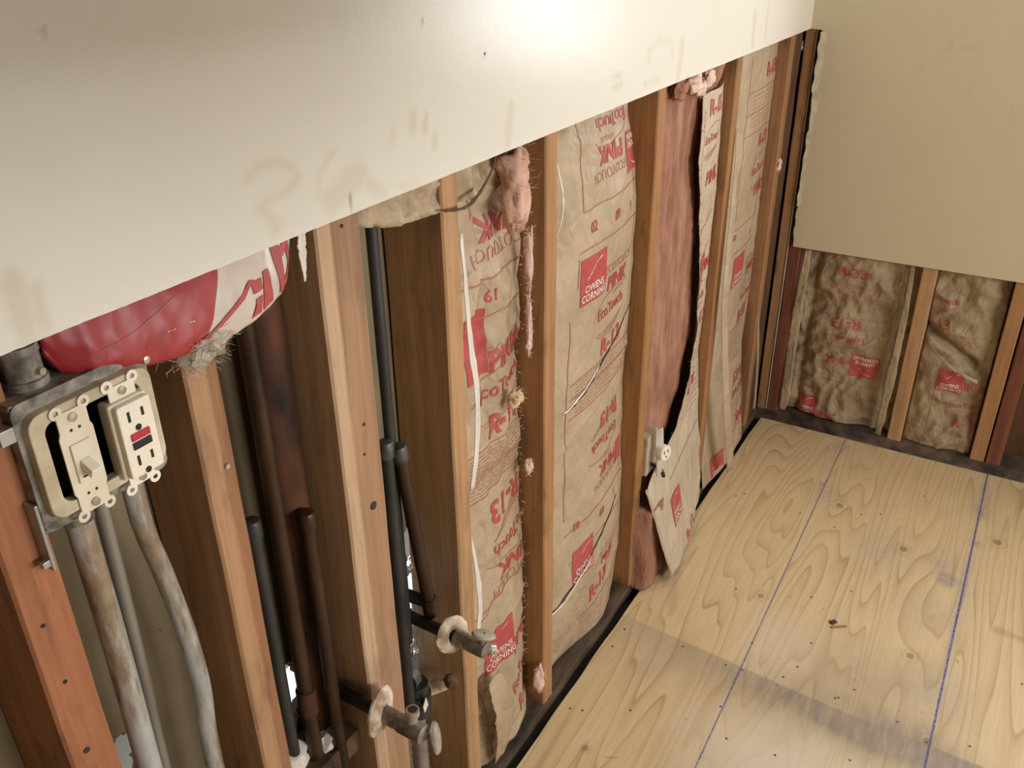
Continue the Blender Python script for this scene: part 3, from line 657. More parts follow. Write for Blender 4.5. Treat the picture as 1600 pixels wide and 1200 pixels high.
def ribbon(name, pts, w0, w1, mat, parent, wdir, th=.0012, curl=.0, seg=24, label=None, taper=.45):    # strip of paper along pts (world), width along wdir
    pts = [Vector(p) for p in pts]; m = MB(); vs = []; wd_ = Vector(wdir).normalized(); n = seg
    for k in range(n+1):
        t = k/n*(len(pts)-1); i = min(int(t), len(pts)-2); f = t-i
        p0, p1, p2, p3 = pts[max(i-1, 0)], pts[i], pts[i+1], pts[min(i+2, len(pts)-1)]
        p = .5*((2*p1)+(p2-p0)*f+(2*p0-5*p1+4*p2-p3)*f*f+(3*p1-p0-3*p2+p3)*f**3); w = lerp(w0, w1, k/n)*(1+.3*nz(k*.6, w0*99))*(1-taper+taper*math.sin(math.pi*k/n))
        for s_ in range(5):
            a = (s_/4-.5); vs.append(p+wd_*a*w+Vector((0, -1, 0))*curl*(a*a-.25)*4*w+Vector((0, .0015*nz(k*.5, s_*.8), 0)))
    m.add(vs, [(k*5+s_, k*5+s_+1, (k+1)*5+s_+1, (k+1)*5+s_) for k in range(n) for s_ in range(4)])
    o = m.build(name, M[mat], parent, smooth=2, solid=th)
    if label: o['label'] = label
    return o

# --- wide printed batt between studs five and six
bt = thing('insulation_batt', 'wide printed kraft faced batt, widest and flattest on the long wall', 'insulation', (-1.12, .05, .02), 'insulation batts on the long wall')
cB = crumple(1.3, .009, .8, .6)
def dB(u, v):
    t = (u+1.305)/.363; bul = .020*math.sin(math.pi*min(1, max(0, t)))**.8
    top = max(0, (v-.85)/.23); w = cB(u, v)*(.75+1.6*top*top)
    if v > .86: w += .012*max(0, top)*abs(nz(u*16+.4*v, v*9, 31))*1.6
    fold = .006*max(0, 1-abs(v-(.56+.30*(t-.5)*.4))/.012)+.005*max(0, 1-abs(v-(.185-.06*(t-.2)))/.010)*(1 if v < .3 else 0)
    return .034-bul-.004*math.sin(v*9)+w-fold*.5+(.010*max(0, (.16-v)/.16))*math.sin(t*7)
jB = lambda v: -1.303+.002*nz(v*15, 3)
pB = Paper('A', -1.303, -.9435, .022, 1.115, dB, left=jB)
kf = pB.mesh().build('kraft_facing', M['kraft'], bt, smooth=2, solid=.0012)
fibre_block(bt, 'A', -1.30, -.945, .02, 1.115, .062, .09, 2.0, cell=.05, amp=.003)
g = Print(pB); D = .018
def B(px, py): return pB.uv(px, py, D)
g.swoosh(*B(966, 186), flip=True); g.brand(*B(955, 246), flip=True); u, v = B(992, 238); g.logo(u+.02, v, .075, True)
lx = B(911, 315)[0]; vv = B(912, 332)[1]+.035
g.line([(lx, B(906, 190)[1]), (lx, B(910, 300)[1])], .0022); g.line([(lx, vv+.02), (lx, vv-.035)], .0022); g.line([(lx, vv-.035), (-.95, vv-.035)], .0022)
g.text('02', *B(926, 354), .026, 1); g.text('09', *B(962, 335), .026, 1); g.text('5', *B(988, 320), .02, 1, True)
v2 = B(905, 396)[1]; g.line([(lx-.012, v2), (-.95, v2)], .0022); g.line([(lx-.012, v2-.01), (lx-.012, v2-.06)], .0022)
g.logo(*B(924, 432), .088); u, v = B(966, 414); g.brand(u, v-.012, sc=.95)
g.swoosh(*B(955, 478), sc=1.0); g.text('R-13', *B(957, 531), .046, 2, ang=4)
lx = B(890, 560)[0]
g.line([(lx, B(890, 505)[1]), (lx, B(888, 815)[1])], .0020)
va = B(935, 575)[1]; vb_ = B(935, 625)[1]
for t in (0, .42, 1.0): g.line([(lx+.01, lerp(va, vb_, t)+.008), (-.95, lerp(va, vb_, t)+.008)], .002)
g.fine(lx+.03, -.955, vb_+.012, va+.006, 9, 1)
g.text('R-13', *B(955, 643), .046, 2, True); g.swoosh(*B(948, 683), flip=True); u, v = B(948, 728); g.brand(u, v, True, .9); u, v = B(968, 706); g.rect(u+.01, v, .035, .05)
v3 = B(930, 790)[1]; g.line([(lx, v3), (-.95, v3)], .002); g.text('02', *B(901, 822), .024, 1, True); g.text('09', *B(938, 797), .024, 1, True); g.text('1', *B(962, 767), .02, 1, True)
v4 = B(930, 832)[1]; g.line([(lx+.01, v4), (-.95, v4)], .002)
g.logo(*B(908, 873), .085); u, v = B(945, 860); g.brand(u+.01, v, sc=.7)
g.text('R-13', *B(931, 908), .050, 2, ang=3)
va, vb_ = B(925, 935)[1], B(925, 985)[1]
for t in (0, .9): g.line([(lx+.05, lerp(va, vb_, t)), (-.97, lerp(va, vb_, t))], .002)
g.fine(lx+.06, -.975, vb_+.01, va-.006, 8, 2); g.text('R-13', *B(934, 1003), .046, 2, True)
g.build(kf)
# open slit and white fold on it
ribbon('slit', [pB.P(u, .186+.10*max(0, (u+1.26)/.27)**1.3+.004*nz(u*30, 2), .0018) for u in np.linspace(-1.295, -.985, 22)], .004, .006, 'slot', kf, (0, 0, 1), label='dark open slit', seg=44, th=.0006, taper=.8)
ribbon('torn_or_painted_fold', [pB.P(u, .180+.10*max(0, (u+1.26)/.27)**1.3+.004*nz(u*30, 2), .0025) for u in np.linspace(-1.295, -1.12, 14)], .006, .003, 'white_paper', kf, (0, 0, 1), label='pale torn edge of the slit', seg=30)
ribbon('torn_or_painted_fold', [pB.P(u, .598+.11*max(0, (u+1.22)/.27)**1.4+.003*nz(u*30, 6), .0020) for u in np.linspace(-1.215, -.955, 22)], .005, .003, 'slot', kf, (0, 0, 1), label='painted shade of a crease across the paper', seg=40, th=.0005, taper=.8)  # dark strip paints the shade of a crease
ribbon('torn_or_painted_fold', [pB.P(u, .600+.11*max(0, (u+1.22)/.27)**1.4+.003*nz(u*30, 6)+.003, .0022) for u in np.linspace(-1.23, -1.10, 14)], .005, .004, 'white_paper', kf, (0, 0, 1), label='painted highlight along the crease of the paper', seg=30)  # pale strip paints the highlight beside that crease
ribbon('staple_flange', [(-1.300, .008, 1.06), (-1.290, .0, 1.01), (-1.290, .0, .97), (-1.298, .010, .93)], .014, .013, 'white_paper', bt, (1, .4, 0), label='curled pale edge of the paper')

# --- torn batt between studs four and five
bt = thing('insulation_batt', 'narrow torn batt with ragged right edge beside upper valve', 'insulation', (-1.44, .05, .02), 'insulation batts on the long wall')
cA = crumple(5.1, .017, 1.0, .8)
rA = lambda v: -1.347+.007*nz(v*17, 1.7)+.006*nz(v*60, 4)-.02*max(0, 1-abs(v-.60)/.05)
def dA(u, v):
    t = (u+1.555)/.215; return .038-.016*math.sin(math.pi*min(1, max(0, t)))+cA(u, v)*(.8+.9*max(0, (v-.75)/.3))+.010*math.exp(-((u+1.455+.03*nz(v*3, 9))/.012)**2)*(1 if v > .72 else .35)-(.030*max(0, (.28-v)/.28))*math.sin(math.pi*t)
pA = Paper('A', -1.553, -1.34, .03, 1.10, dA, right=rA, mat='kraft')
kf = pA.mesh().build('kraft_facing', M['kraft'], bt, smooth=2, solid=.0012)
fibre_block(bt, 'A', -1.55, -1.345, .03, 1.10, .068, .09, 4.0, cell=.04, amp=.004)
g = Print(pA); D = .03
def B(px, py): return pA.uv(px, py, D)
ul, ur = -1.54, -1.35
u, v = B(788, 345); g.text('PINK', u, v, .048, 2, True); g.text('ECOTOUCH', u-.005, v-.035, .028, 0, True, 1)
for y_ in (424, 485): v = B(780, y_)[1]; g.line([(ul, v), (ur, v)], .0024)
u, v = B(768, 460); g.text('19', u, v, .026, 1, True)
v = B(740, 330)[1]; g.line([(B(742, 330)[0], v+.1), (B(738, 345)[0], v-.01)], .002)
u, v = B(752, 540); g.rect(u-.01, v, .055, .10); u, v = B(796, 532); g.text('ECOTOUCH', u, v, .028, 0, False, 1); g.text('PINK', *B(793, 548), .048, 2)
g.swoosh(*B(786, 597), sc=1.1); g.text('R-13', *B(790, 648), .056, 2)
va, vb_ = B(775, 685)[1], B(775, 755)[1]
for t in (0, .5, .58, 1.0): g.line([(ul, lerp(va, vb_, t)), (ur, lerp(va, vb_, t))], .002)
g.fine(ul+.03, ur-.005, vb_+.004, va-.004, 13, 5)
g.text('R-13', *B(795, 778), .056, 2, True); g.swoosh(*B(803, 828), flip=True, sc=1.1); u, v = B(808, 868); g.text('PINK', u, v, .048, 2, True); g.text('ECOTOUCH', u, v-.034, .026, 0, True, 1)
v = B(790, 920)[1]; g.line([(ul, v), (ur, v)], .002); v = B(760, 965)[1]; g.line([(ul, v-.012), (-1.44, v+.02)], .002)
u, v = B(778, 1005); g.logo(u, v, .085); g.text('PINK', *B(815, 987), .042, 2); g.text('EcoTouch', *B(815, 1040), .030, 1); g.text('R-13', *B(812, 1073), .042, 2)
g.line([(-1.515, .235), (-1.505, .15), (-1.50, .04)], .002); 
for v in (.20, .145, .06): g.line([(-1.505, v-.012), (-1.455, v)], .002)
g.build(kf)
ribbon('staple_flange', [(-1.547, .004, 1.02), (-1.546, .0, .93), (-1.544, -.003, .86), (-1.539, -.006, .80), (-1.540, -.004, .72), (-1.548, .002, .64)], .008, .012, 'white_paper', bt, (1, -.15, 0), curl=.15, label='pale curled edge of the paper')
ribbon('staple_flange', [(-1.549, .008, .56), (-1.544, .002, .49), (-1.542, .0, .42), (-1.545, .006, .36)], .007, .012, 'white_paper', bt, (1, -.15, 0), curl=.15, label='pale curled edge of the paper')
ribbon('paper_tongue', [(-1.505, .002, .235), (-1.50, -.012, .17), (-1.497, -.010, .10), (-1.50, .0, .035)], .06, .05, 'kraft', bt, (1, 0, 0), curl=.08)
tuft('fibre_lump', None, W(803, 262, 'y', .012), .032, 'pink_soft', 3.3, bt, squash=(.85, .6, 1.0)); tuft('fibre_lump', None, W(806, 312, 'y', .008), .028, 'pink_soft', 7.1, bt, squash=(.75, .6, 1.5))
tuft('fibre_lump', None, W(826, 400, 'y', .012), .014, 'pink_pale', 2.1, bt, squash=(.35, .5, 3.2)); tuft('fibre_lump', None, W(826, 505, 'y', .014), .010, 'pink_pale', 5.1, bt, squash=(.35, .5, 4.5))
tuft('fibre_lump', None, W(805, 622, 'y', .008), .015, 'yellow_fibre', 9.1, bt, squash=(1.1, .6, .9), n=100); tuft('fibre_lump', None, W(826, 728, 'y', .014), .010, 'pink_pale', 4.6, bt, squash=(.9, .6, 1.2), n=120)
tuft('fibre_lump', None, W(842, 1062, 'y', .004), .016, 'pink_pale', 6.6, bt, squash=(.8, .6, 1.8)); tuft('fibre_lump', None, W(826, 540, 'y', .012), .006, 'pink_pale', 1.6, bt, squash=(1, .6, 1.5), n=60)
edge_pts = [tuple(pA.P(rA(v), v, .002)) for v in np.linspace(.06, 1.0, 60)]
strands(bt, edge_pts, 240, .009, 'pink_pale', 12, spread=.004, w=.00035)

# --- batt with its pink core showing, between studs six and seven
LC0 = [(.02, -.80), (.28, -.80), (.345, -.755), (.42, -.712), (.55, -.675), (.70, -.685), (.86, -.715), (.93, -.735), (1.05, -.66), (1.11, -.60)]
bt = thing('insulation_batt', 'batt with bare pink core and paper peeled to one side', 'insulation', (-.72, .05, .02), 'insulation batts on the long wall')
fibre_block(bt, 'A', -.906, -.53, .02, 1.11, .011, .088, 6.0, cell=.008, amp=.008, right=lambda v: min(-.53, interp(LC0, v)+.045))
cC = crumple(8.2, .006, 1.0, .6)
LC = [(.012, -.860), (.10, -.882), (.20, -.905), (.262, -.916), (.285, -.90), (.31, -.85), (.345, -.755), (.42, -.712), (.55, -.675), (.70, -.685), (.86, -.715), (.93, -.735), (1.05, -.73)]
lC = lambda v: interp(LC, v)+.004*nz(v*40, 2)
RC = [(.012, -.525), (.15, -.53), (1.05, -.535)]
DL, DR = [(0, -.072), (.1, -.053), (.2, -.030), (.27, -.012), (.42, -.012)], [(0, -.023), (.2, -.002), (.42, .024)]
def dC(u, v):
    l = lC(v); t = (u-l)/(interp(RC, v)-l); 
    return lerp(interp(DL, v), interp(DR, v), max(0, t)**1.2)+cC(u, v)*1.2-.006*math.sin(t*5+v*4)
pC = Paper('A', -.92, -.52, .012, 1.055, dC, left=lC, right=lambda v: interp(RC, v), mat='kraft_pale')
kf = pC.mesh().build('kraft_facing', M['kraft_pale'], bt, smooth=2, solid=.0014)
g = Print(pC); D = 0.0
def B(px, py): return pC.uv(px, py, D)
g.text('R-13', *B(1122, 165), .045, 2); g.swoosh(*B(1116, 215), sc=.8); g.line([(-.70, 1.02), (-.69, .50)], .0018)
v = B(1110, 350)[1]; g.line([(-.69, v-.02), (-.56, v+.02)], .002); v = B(1110, 395)[1]; g.line([(-.70, v-.02), (-.56, v+.02)], .002)
u, v = B(1117, 275); g.text('PINK', u, v, .04, 2); u, v = B(1100, 424); g.logo(u-.01, v, .075); g.text('PINK', u+.06, v, .04, 2)
g.text('R-13', *B(1102, 500), .045, 2); g.swoosh(*B(1095, 470), sc=.9); g.text('R-13', *B(1086, 600), .04, 2, True); g.fine(-.66, -.53, B(1075, 655)[1], B(1085, 560)[1], 10, 8)
u, v = pC.uv(1052, 787, -.026); g.logo(u, v, .075); g.text('R-13', *pC.uv(1070, 822, -.03), .045, 2)
g.line([(-.78, .215), (-.5, .25)], .002)
g.build(kf)
eg = [tuple(pC.P(lC(v), v, .002)) for v in np.linspace(.3, 1.03, 40)]; strands(bt, eg, 200, .008, 'pink', 21, spread=.003, w=.00035)
ribbon('torn_or_painted_fold', [(-.918, -.016, .27), (-.908, -.036, .20), (-.888, -.058, .10), (-.866, -.076, .012)], .014, .010, 'kraft', bt, (1, .1, .1), label='torn paper edge rolled outward')
fibre_block(bt, 'A', -.935, -.80, .004, .215, -.034, .03, 9.0, cell=.007, amp=.008, left=lambda v: max(-.934, -.930+.02*nz(v*12, 3)), right=lambda v: -.80-.2*v, name='fibreglass')
for k, (px, py, r) in enumerate(((1062, 140, .022), (1085, 128, .020), (1108, 122, .018), (1095, 140, .016))): tuft('fibre_lump', None, W(px, py, 'y', -.002), r, 'pink_pale' if k else 'pink', 30+k, bt, squash=(1.3, .5, .8), n=80)

# --- narrow looking printed batt between studs seven and eight
bt = thing('insulation_batt', 'farthest printed batt of the long wall, beside the last stud', 'insulation', (-.31, .05, .02), 'insulation batts on the long wall')
cD = crumple(11.2, .005, 1.0, .6)
def dD(u, v):
    t = (u+.492)/.364; return .030-.012*math.sin(math.pi*min(1, max(0, t)))+cD(u, v)-.040*max(0, (.30-v)/.30)
rD = lambda v: -.130-.03*max(0, (.75-abs(v-.75)*2)*.15)-.06*max(0, (.45-v)/.45)+.003*nz(v*30, 5)
pD = Paper('A', -.49, -.13, .014, 1.10, dD, right=rD)
kf = pD.mesh().build('kraft_facing', M['kraft'], bt, smooth=2, solid=.0014); fibre_block(bt, 'A', -.49, -.16, .02, 1.10, .06, .088, 10.0, cell=.05, amp=.003)
g = Print(pD); D = .02
def B(px, py): return pD.uv(px, py, D)
ul = B(1172, 130)[0]; g.text('R-13', *B(1209, 105), .045, 2, sx=1.2)
for y_ in (138, 170, 200): v = B(1190, y_)[1]; g.line([(ul, v), (-.14, v)], .002)
g.fine(ul+.04, -.15, B(1190, 192)[1], B(1190, 142)[1], 8, 14)
g.line([(ul, B(1170, 90)[1]), (ul, B(1150, 345)[1])], .0018); v = B(1165, 348)[1]; g.line([(ul, v), (-.17, v)], .002); v = B(1160, 385)[1]; g.line([(ul, v), (-.17, v)], .002)
g.text('R-13', *B(1194, 215), .045, 2); g.swoosh(*B(1186, 262)); u, v = B(1187, 292); g.text('PINK', u, v, .04, 2)
g.text('02', *B(1148, 372), .022); g.text('09', *B(1173, 363), .022)
g.logo(*B(1152, 421), .085); u, v = B(1172, 414); g.brand(u+.02, v, sc=.8); g.swoosh(*B(1168, 455), sc=.9); g.text('R-13', *B(1160, 488), .045, 2)
va, vb_ = B(1140, 520)[1], B(1140, 565)[1]; g.fine(ul+.05, -.2, vb_, va, 9, 15)
for t in (0, .5, 1): g.line([(ul+.03, lerp(va, vb_, t)), (-.2, lerp(va, vb_, t))], .002)
g.text('R-13', *B(1150, 580), .045, 2, True); g.swoosh(*B(1145, 605), flip=True, sc=.9); u, v = B(1143, 640); g.text('PINK', u, v, .04, 2, True)
u, v = pD.uv(1122, 728, -.015); g.logo(u, v, .08); v = B(1130, 668)[1]; g.line([(ul+.03, v), (-.2, v)], .002)
g.build(kf)
ribbon('paper_strip', [(-.495, -.004, .95), (-.502, -.012, .80), (-.51, -.018, .60), (-.49, -.03, .40), (-.45, -.05, .16), (-.42, -.055, .05)], .010, .045, 'kraft', bt, (1, -.3, 0), label='narrow paper strip hanging over the stud')
ribbon('paper_strip', [(-.15, -.004, .42), (-.155, -.016, .33), (-.17, -.03, .22), (-.19, -.04, .12)], .006, .016, 'kraft_dim', bt, (1, -.2, 0))
tuft('insulation_tuft', 'pink tuft clinging to the far stud near the corner', W(1216, 258, 'y', .0), .012, 'pink_pale', 44, squash=(.8, .6, 1.4), n=80)
tuft('insulation_tuft', 'pink scrap at the top of the dark corner post', W(1252, 72, 'y', .012), .017, 'pink_pale', 47, squash=(1, .5, .9), n=60)

# --- the two crumpled batts low on the back wall
bt = thing('insulation_batt', 'crumpled batt beside the corner stud of the back wall', 'insulation', (.05, -.21, .03), 'insulation batts on the back wall')
cE = crumple(14.5, .020, 1.3, 1.0)
def dE(u, v):
    t = (u-.06)/.315; return .034-.022*math.sin(math.pi*min(1, max(0, (t-.05)/.85)))+cE(u, v)-.012*math.exp(-((t-.86)/.05)**2)+.012*math.exp(-((t-.14)/.04)**2)
pE = Paper('B', .062, .374, .028, .56, dE, mat='kraft_dim')
kf = pE.mesh().build('kraft_facing', M['kraft_dim'], bt, smooth=2, solid=.0014); fibre_block(bt, 'B', .062, .374, .03, .56, .07, .09, 14.0, cell=.05, amp=.003)
g = Print(pE, .002); D = .018
def B(px, py): return pE.uv(px, py, D)
g.text('R-33', *B(1333, 428), .042, 1); 
for y_ in (447, 472, 497): v = B(1320, y_)[1]; g.line([(.13, v), (.32, v)], .0016)
g.fine(.14, .31, B(1320, 470)[1], B(1320, 448)[1], 4, 31)
g.text('R-13', *B(1321, 506), .042, 1, True); g.swoosh(*B(1322, 530), flip=True, sc=.8); u, v = B(1349, 576); g.logo(u, v, .072, True); g.text('PINK', *B(1310, 562), .034, 1, True)
lx = B(1373, 600)[0]; g.line([(lx, .5), (lx, .16)], .0016); v = B(1330, 602)[1]; g.line([(.12, v), (lx, v)], .0018); v = B(1330, 622)[1]; g.line([(.12, v), (lx, v)], .0016)
g.logo(*B(1259, 632), .06); g.text('PINK', *B(1287, 648), .034, 1); g.build(kf)
ribbon('staple_flange', [(.004, -.082, .54), (-.004, -.080, .40), (.002, -.076, .25), (-.006, -.080, .10), (-.002, -.075, .035)], .026, .030, 'kraft_dim', bt, (0, 1, 0), curl=.1)
ribbon('staple_flange', [(.010, -.352, .54), (.006, -.356, .40), (.0, -.355, .25), (-.006, -.354, .14), (-.010, -.352, .035)], .016, .030, 'kraft_dim', bt, (0, 1, 0), curl=.1)
bt = thing('insulation_batt', 'torn crumpled batt between the two orange back wall studs', 'insulation', (.05, -.50, .03), 'insulation batts on the back wall')
cF = crumple(17.5, .018, 1.3, 1.0)
def dF(u, v):
    t = (u-.414)/.176; tear = .26+.20*(t-.9)*(-.55)
    return .028-.016*math.sin(math.pi*min(1, max(0, t)))+cF(u, v)+.030*max(0, 1-abs(v-tear-.012)/.022)*(1 if t < .8 else .4)-.010*max(0, (.27-v)/.27)
pF = Paper('B', .414, .588, .026, .56, dF, mat='kraft_dim')
kf = pF.mesh().build('kraft_facing', M['kraft_dim'], bt, smooth=2, solid=.0014); fibre_block(bt, 'B', .414, .59, .03, .56, .07, .09, 17.0, cell=.05, amp=.003)
g = Print(pF, .002)
def B(px, py): return pF.uv(px, py, D)
g.text('R-13', *B(1462, 506), .038, 1); g.swoosh(*B(1472, 470), sc=.7); v = B(1500, 525)[1]; g.line([(.43, v), (.57, v)], .0016); g.logo(*B(1485, 596), .066); u, v = B(1518, 608); g.text('PINK', u, v, .034, 1); g.swoosh(u, B(1512, 637)[1], sc=.7); g.text('R-13', *B(1510, 664), .038, 1); lx = B(1458, 620)[0]; g.line([(lx, .22), (lx, .04)], .0016); v = B(1480, 676)[1]; g.line([(.43, v), (.58, v)], .0016); g.build(kf)
ribbon('torn_or_painted_fold', [(.020, -.425, .335), (.004, -.46, .305), (-.006, -.51, .275), (-.004, -.565, .255)], .004, .014, 'kraft', kf, (0, 0, 1))

# --- red faced batt bulging below the drywall over the electrical box
bt = thing('insulation_batt', 'red and white printed batt bulging out under the drywall edge above the electrical box', 'insulation', (-2.0, .03, 1.05))
LB = [(-2.093, 1.090), (-2.085, 1.072), (-2.07, 1.064), (-2.03, 1.052), (-1.97, 1.045), (-1.93, 1.045), (-1.90, 1.049), (-1.87, 1.058), (-1.845, 1.085), (-1.835, 1.10)]
m = MB(); vs = []; nu, nv = 110, 26; mi = []
def rP(u, t, off=0):       # t: 0 at the hidden top, 1 at the back of the underside
    zb = interp(LB, u)-.003; zt = 1.13; a = math.pi*.5*min(1, t*1.25); ext = (.022+.005*math.sin(u*25))*min(1, max(.05, (u+2.096)/.03))*min(1, max(.05, (-1.832-u)/.03))
    wr = .0022*abs(nz(u*26, t*3, 6))+.0028*abs(nz(u*50, t*5, 2))
    if t < .8:
        z = lerp(zt, zb, math.sin(a)); y = .004-ext*math.sin(math.pi*min(1, t*1.05))**.7+wr-off
    else:
        z = zb+(t-.8)*.03+.0004; y = .004+(t-.8)*.2-ext*math.sin(math.pi*.84)**.7*(1-(t-.8)*5)+wr-off
    return Vector((u, y, z-off*.6*t))
for i in range(nu+1):
    for j in range(nv+1):
        q_ = i/nu; vs.append(rP(lerp(-2.093, -1.835, q_)-.085*(j/nv-.45)*min(1, q_*3, (1-q_)*3), j/nv))
m.add(vs, [(i*(nv+1)+j, (i+1)*(nv+1)+j, (i+1)*(nv+1)+j+1, i*(nv+1)+j+1) for i in range(nu) for j in range(nv)])
for fi, f in enumerate(m.f):
    i, j = divmod(fi, nv); m.m[fi] = 1 if i > nu*.50 else 0
rf = m.build('printed_facing', [M['redfoil'], M['film']], bt, smooth=2, solid=.0014)
class RedPaper(Paper):
    def __init__(s): s.u0, s.u1, s.v0, s.v1 = -2.09, -1.835, 0, 1
    def P(s, u, v, off=0): return rP(u, 1-(.42+(v-.24)*.79), off)
    def inside(s, u, v): return -2.085 < u < -1.838 and .12 < v < .98
g = Print(RedPaper(), .0018)
def rq(pts, k): 
    (a, b), (c, d), (e, f), (h, i_) = pts; n = 8; uv = []
    for r_ in range(n+1):
        for q in range(n+1):
            x = lerp(lerp(a, c, q/n), lerp(h, e, q/n), r_/n); y = lerp(lerp(b, d, q/n), lerp(i_, f, q/n), r_/n); uv.append((x, y))
    g.tri(uv, [(r_*(n+1)+q, r_*(n+1)+q+1, (r_+1)*(n+1)+q+1, (r_+1)*(n+1)+q) for r_ in range(n) for q in range(n)], k)
rq([(-1.985, .26), (-1.975, .26), (-1.902, .60), (-1.908, .62)], 0)          # red diagonal stripe
rq([(-1.915, .24), (-1.902, .24), (-1.897, .44), (-1.906, .44)], 0); g.rect(-1.901, .54, .012, .10); rq([(-1.899, .24), (-1.884, .24), (-1.884, .62), (-1.891, .62)], 0)
rq([(-1.874, .24), (-1.868, .24), (-1.862, .70), (-1.872, .74)], 0); rq([(-1.868, .24), (-1.846, .30), (-1.845, .38), (-1.868, .36)], 0); rq([(-1.853, .30), (-1.846, .30), (-1.843, .60), (-1.852, .56)], 0); rq([(-1.866, .60), (-1.843, .52), (-1.843, .62), (-1.866, .70)], 0); rq([(-1.866, .72), (-1.852, .70), (-1.854, .78), (-1.864, .80)], 0)
g.m.cur = 2; g.text('N', -1.998, .50, .016, 0, k=2, sx=.8); g.text('a', -1.978, .52, .016, 1, k=2); g.text('D', -2.05, .38, .016, 0, k=1); g.text('I', -2.02, .40, .016, 0, k=1)
g.line([(-2.06, .46), (-1.985, .72)], .0012, 1)
# the letters were laid out in a stretched (u, t) space, so they keep the facing's own curve
g.build(rf)
fibre_block(bt, 'A', -2.08, -1.99, 1.07, 1.13, .030, .07, 20.0, mat='pink', cell=.02, amp=.003, name='fibreglass')
tuft('dust_fluff', 'grey cottony fluff sitting on the stud right of the electrical box', W(312, 536, 'y', -.006), .021, 'fluff', 50, squash=(1.2, .9, .8), n=520, cat='fluff')
tuft('dust_fluff', 'small grey fluff wisp beside the bigger clump on the stud', W(262, 550, 'y', .004), .008, 'fluff', 53, squash=(1.8, .7, .6), n=160, cat='fluff')

# --- kraft scraps along the drywall edge over the pipe bays
sc_ = thing('paper_scrap', 'crumpled kraft strip hanging below the drywall edge between two studs', 'paper scrap', (-1.65, 0, 1.08))
cS = crumple(23, .016, 2.4, 1.0)
zb_ = lambda u: 1.083-.015*min(1, max(0, (u+1.74)/.06))-.012*((u+1.74)/.19)+.002*nz(u*60, 1)
vs = []; m = MB(); nu, nv = 46, 10
for i in range(nu+1):
    u = lerp(-1.738, -1.512, i/nu)
    for j in range(nv+1):
        t = j/nv; vs.append((u, .004-.012*t*t*math.sin(math.pi*i/nu)**.5-.0045+cS(u, t*.05), lerp(zb_(u), 1.125, t) if t < 1 else 1.125))
m.add(vs, [(i*(nv+1)+j, (i+1)*(nv+1)+j, (i+1)*(nv+1)+j+1, i*(nv+1)+j+1) for i in range(nu) for j in range(nv)])
m.build('kraft_sheet', M['kraft'], sc_, smooth=2, solid=.0012)
ribbon('torn_or_painted_fold', [(-1.60, -.010, 1.064), (-1.56, -.012, 1.058), (-1.525, -.010, 1.066), (-1.49, -.006, 1.085), (-1.475, -.003, 1.10)], .004, .005, 'dark_wood', sc_, (0, 0, 1), label='dark folded edge')
o = ribbon('paper_scrap', [W(471, 360, 'y', -.004), W(472, 385, 'y', -.010), W(475, 415, 'y', -.006), W(477, 440, 'y', -.008)], .020, .003, 'white_paper', None, (1, .2, 0), curl=.2); tag(o, 'pale torn paper tongue hanging beside the extra wide stud', 'paper scrap')
for q in ((-1.0, 1.10), ): pass

# ------------------------------------------------------------------ electrical box, switch, outlet
EX0, EX1, EZ0, EZ1 = -2.137, -2.024, .957, 1.066
bx = thing('electrical_box', 'dusty two-gang steel box with cream ring between two studs', 'electrical box', (-2.08, .01, .955))
m = MB(); t = .0018
m.box((EX0, -.012, EZ0), (EX0+t, .046, EZ1)); m.box((EX1-t, -.012, EZ0), (EX1, .046, EZ1)); m.box((EX0, -.012, EZ0), (EX1, .046, EZ0+t)); m.box((EX0, -.012, EZ1-t), (EX1, .046, EZ1)); m.box((EX0, .044, EZ0), (EX1, .046, EZ1))
m.build('box_body', M['dusty_box'], bx, bevel=.001)
def rrect(w, h, r, n=6):
    o = []
    for cx, cy, a0 in ((w/2-r, h/2-r, 0), (-w/2+r, h/2-r, 90), (-w/2+r, -h/2+r, 180), (w/2-r, -h/2+r, 270)):
        o += [(cx+r*math.cos(R(a0+90*k/n)), cy+r*math.sin(R(a0+90*k/n))) for k in range(n+1)]
    return o
def frame_ring(m, c, wo, ho, ro, wi, hi, ri, y0, y1):
    A, B2 = rrect(wo, ho, ro), rrect(wi, hi, ri); n = len(A); vs = []
    for y in (y0, y1):
        vs += [(c[0]+a, y, c[1]+b) for a, b in A]+[(c[0]+a, y, c[1]+b) for a, b in B2]
    fs = []
    for k in range(n):
        l = (k+1) % n; fs += [(k, l, n+l, n+k), (2*n+k, 3*n+k, 3*n+l, 2*n+l), (k, 2*n+k, 2*n+l, l), (n+k, n+l, 3*n+l, 3*n+k)]
    m.add(vs, fs)
cx, cz = (EX0+EX1)/2, (EZ0+EZ1)/2
m = MB(); frame_ring(m, (cx, cz), EX1-EX0+.001, EZ1-EZ0+.001, .008, .094, .088, .009, -.0135, -.012); m.build('ring_flange', M['dusty_box'], bx, bevel=.0005)
m = MB(); frame_ring(m, (cx, cz+.001), .105, .0885, .012, .082, .069, .009, -.0222, -.012)
m.build('plaster_ring', M['ring_paint'], bx, bevel=.0012)
m = MB(); m.box((EX0+.004, .018, EZ0+.004), (EX1-.004, .0435, EZ1-.004)); m.build('dark_interior', M['black'], bx)
m = MB(); 
for k, (px, py) in enumerate(((150, 730), (168, 655), (160, 700))):
    q = W(px, py, 'y', .0); m.tube([q+Vector((.0, .02, .02)), q+Vector((.004, -.004, .006)), q+Vector((.002, .0, -.01)), q+Vector((-.004, .02, -.02))], .002, 8)
m.build('wire', M['steel_dark'], bx, smooth=1)
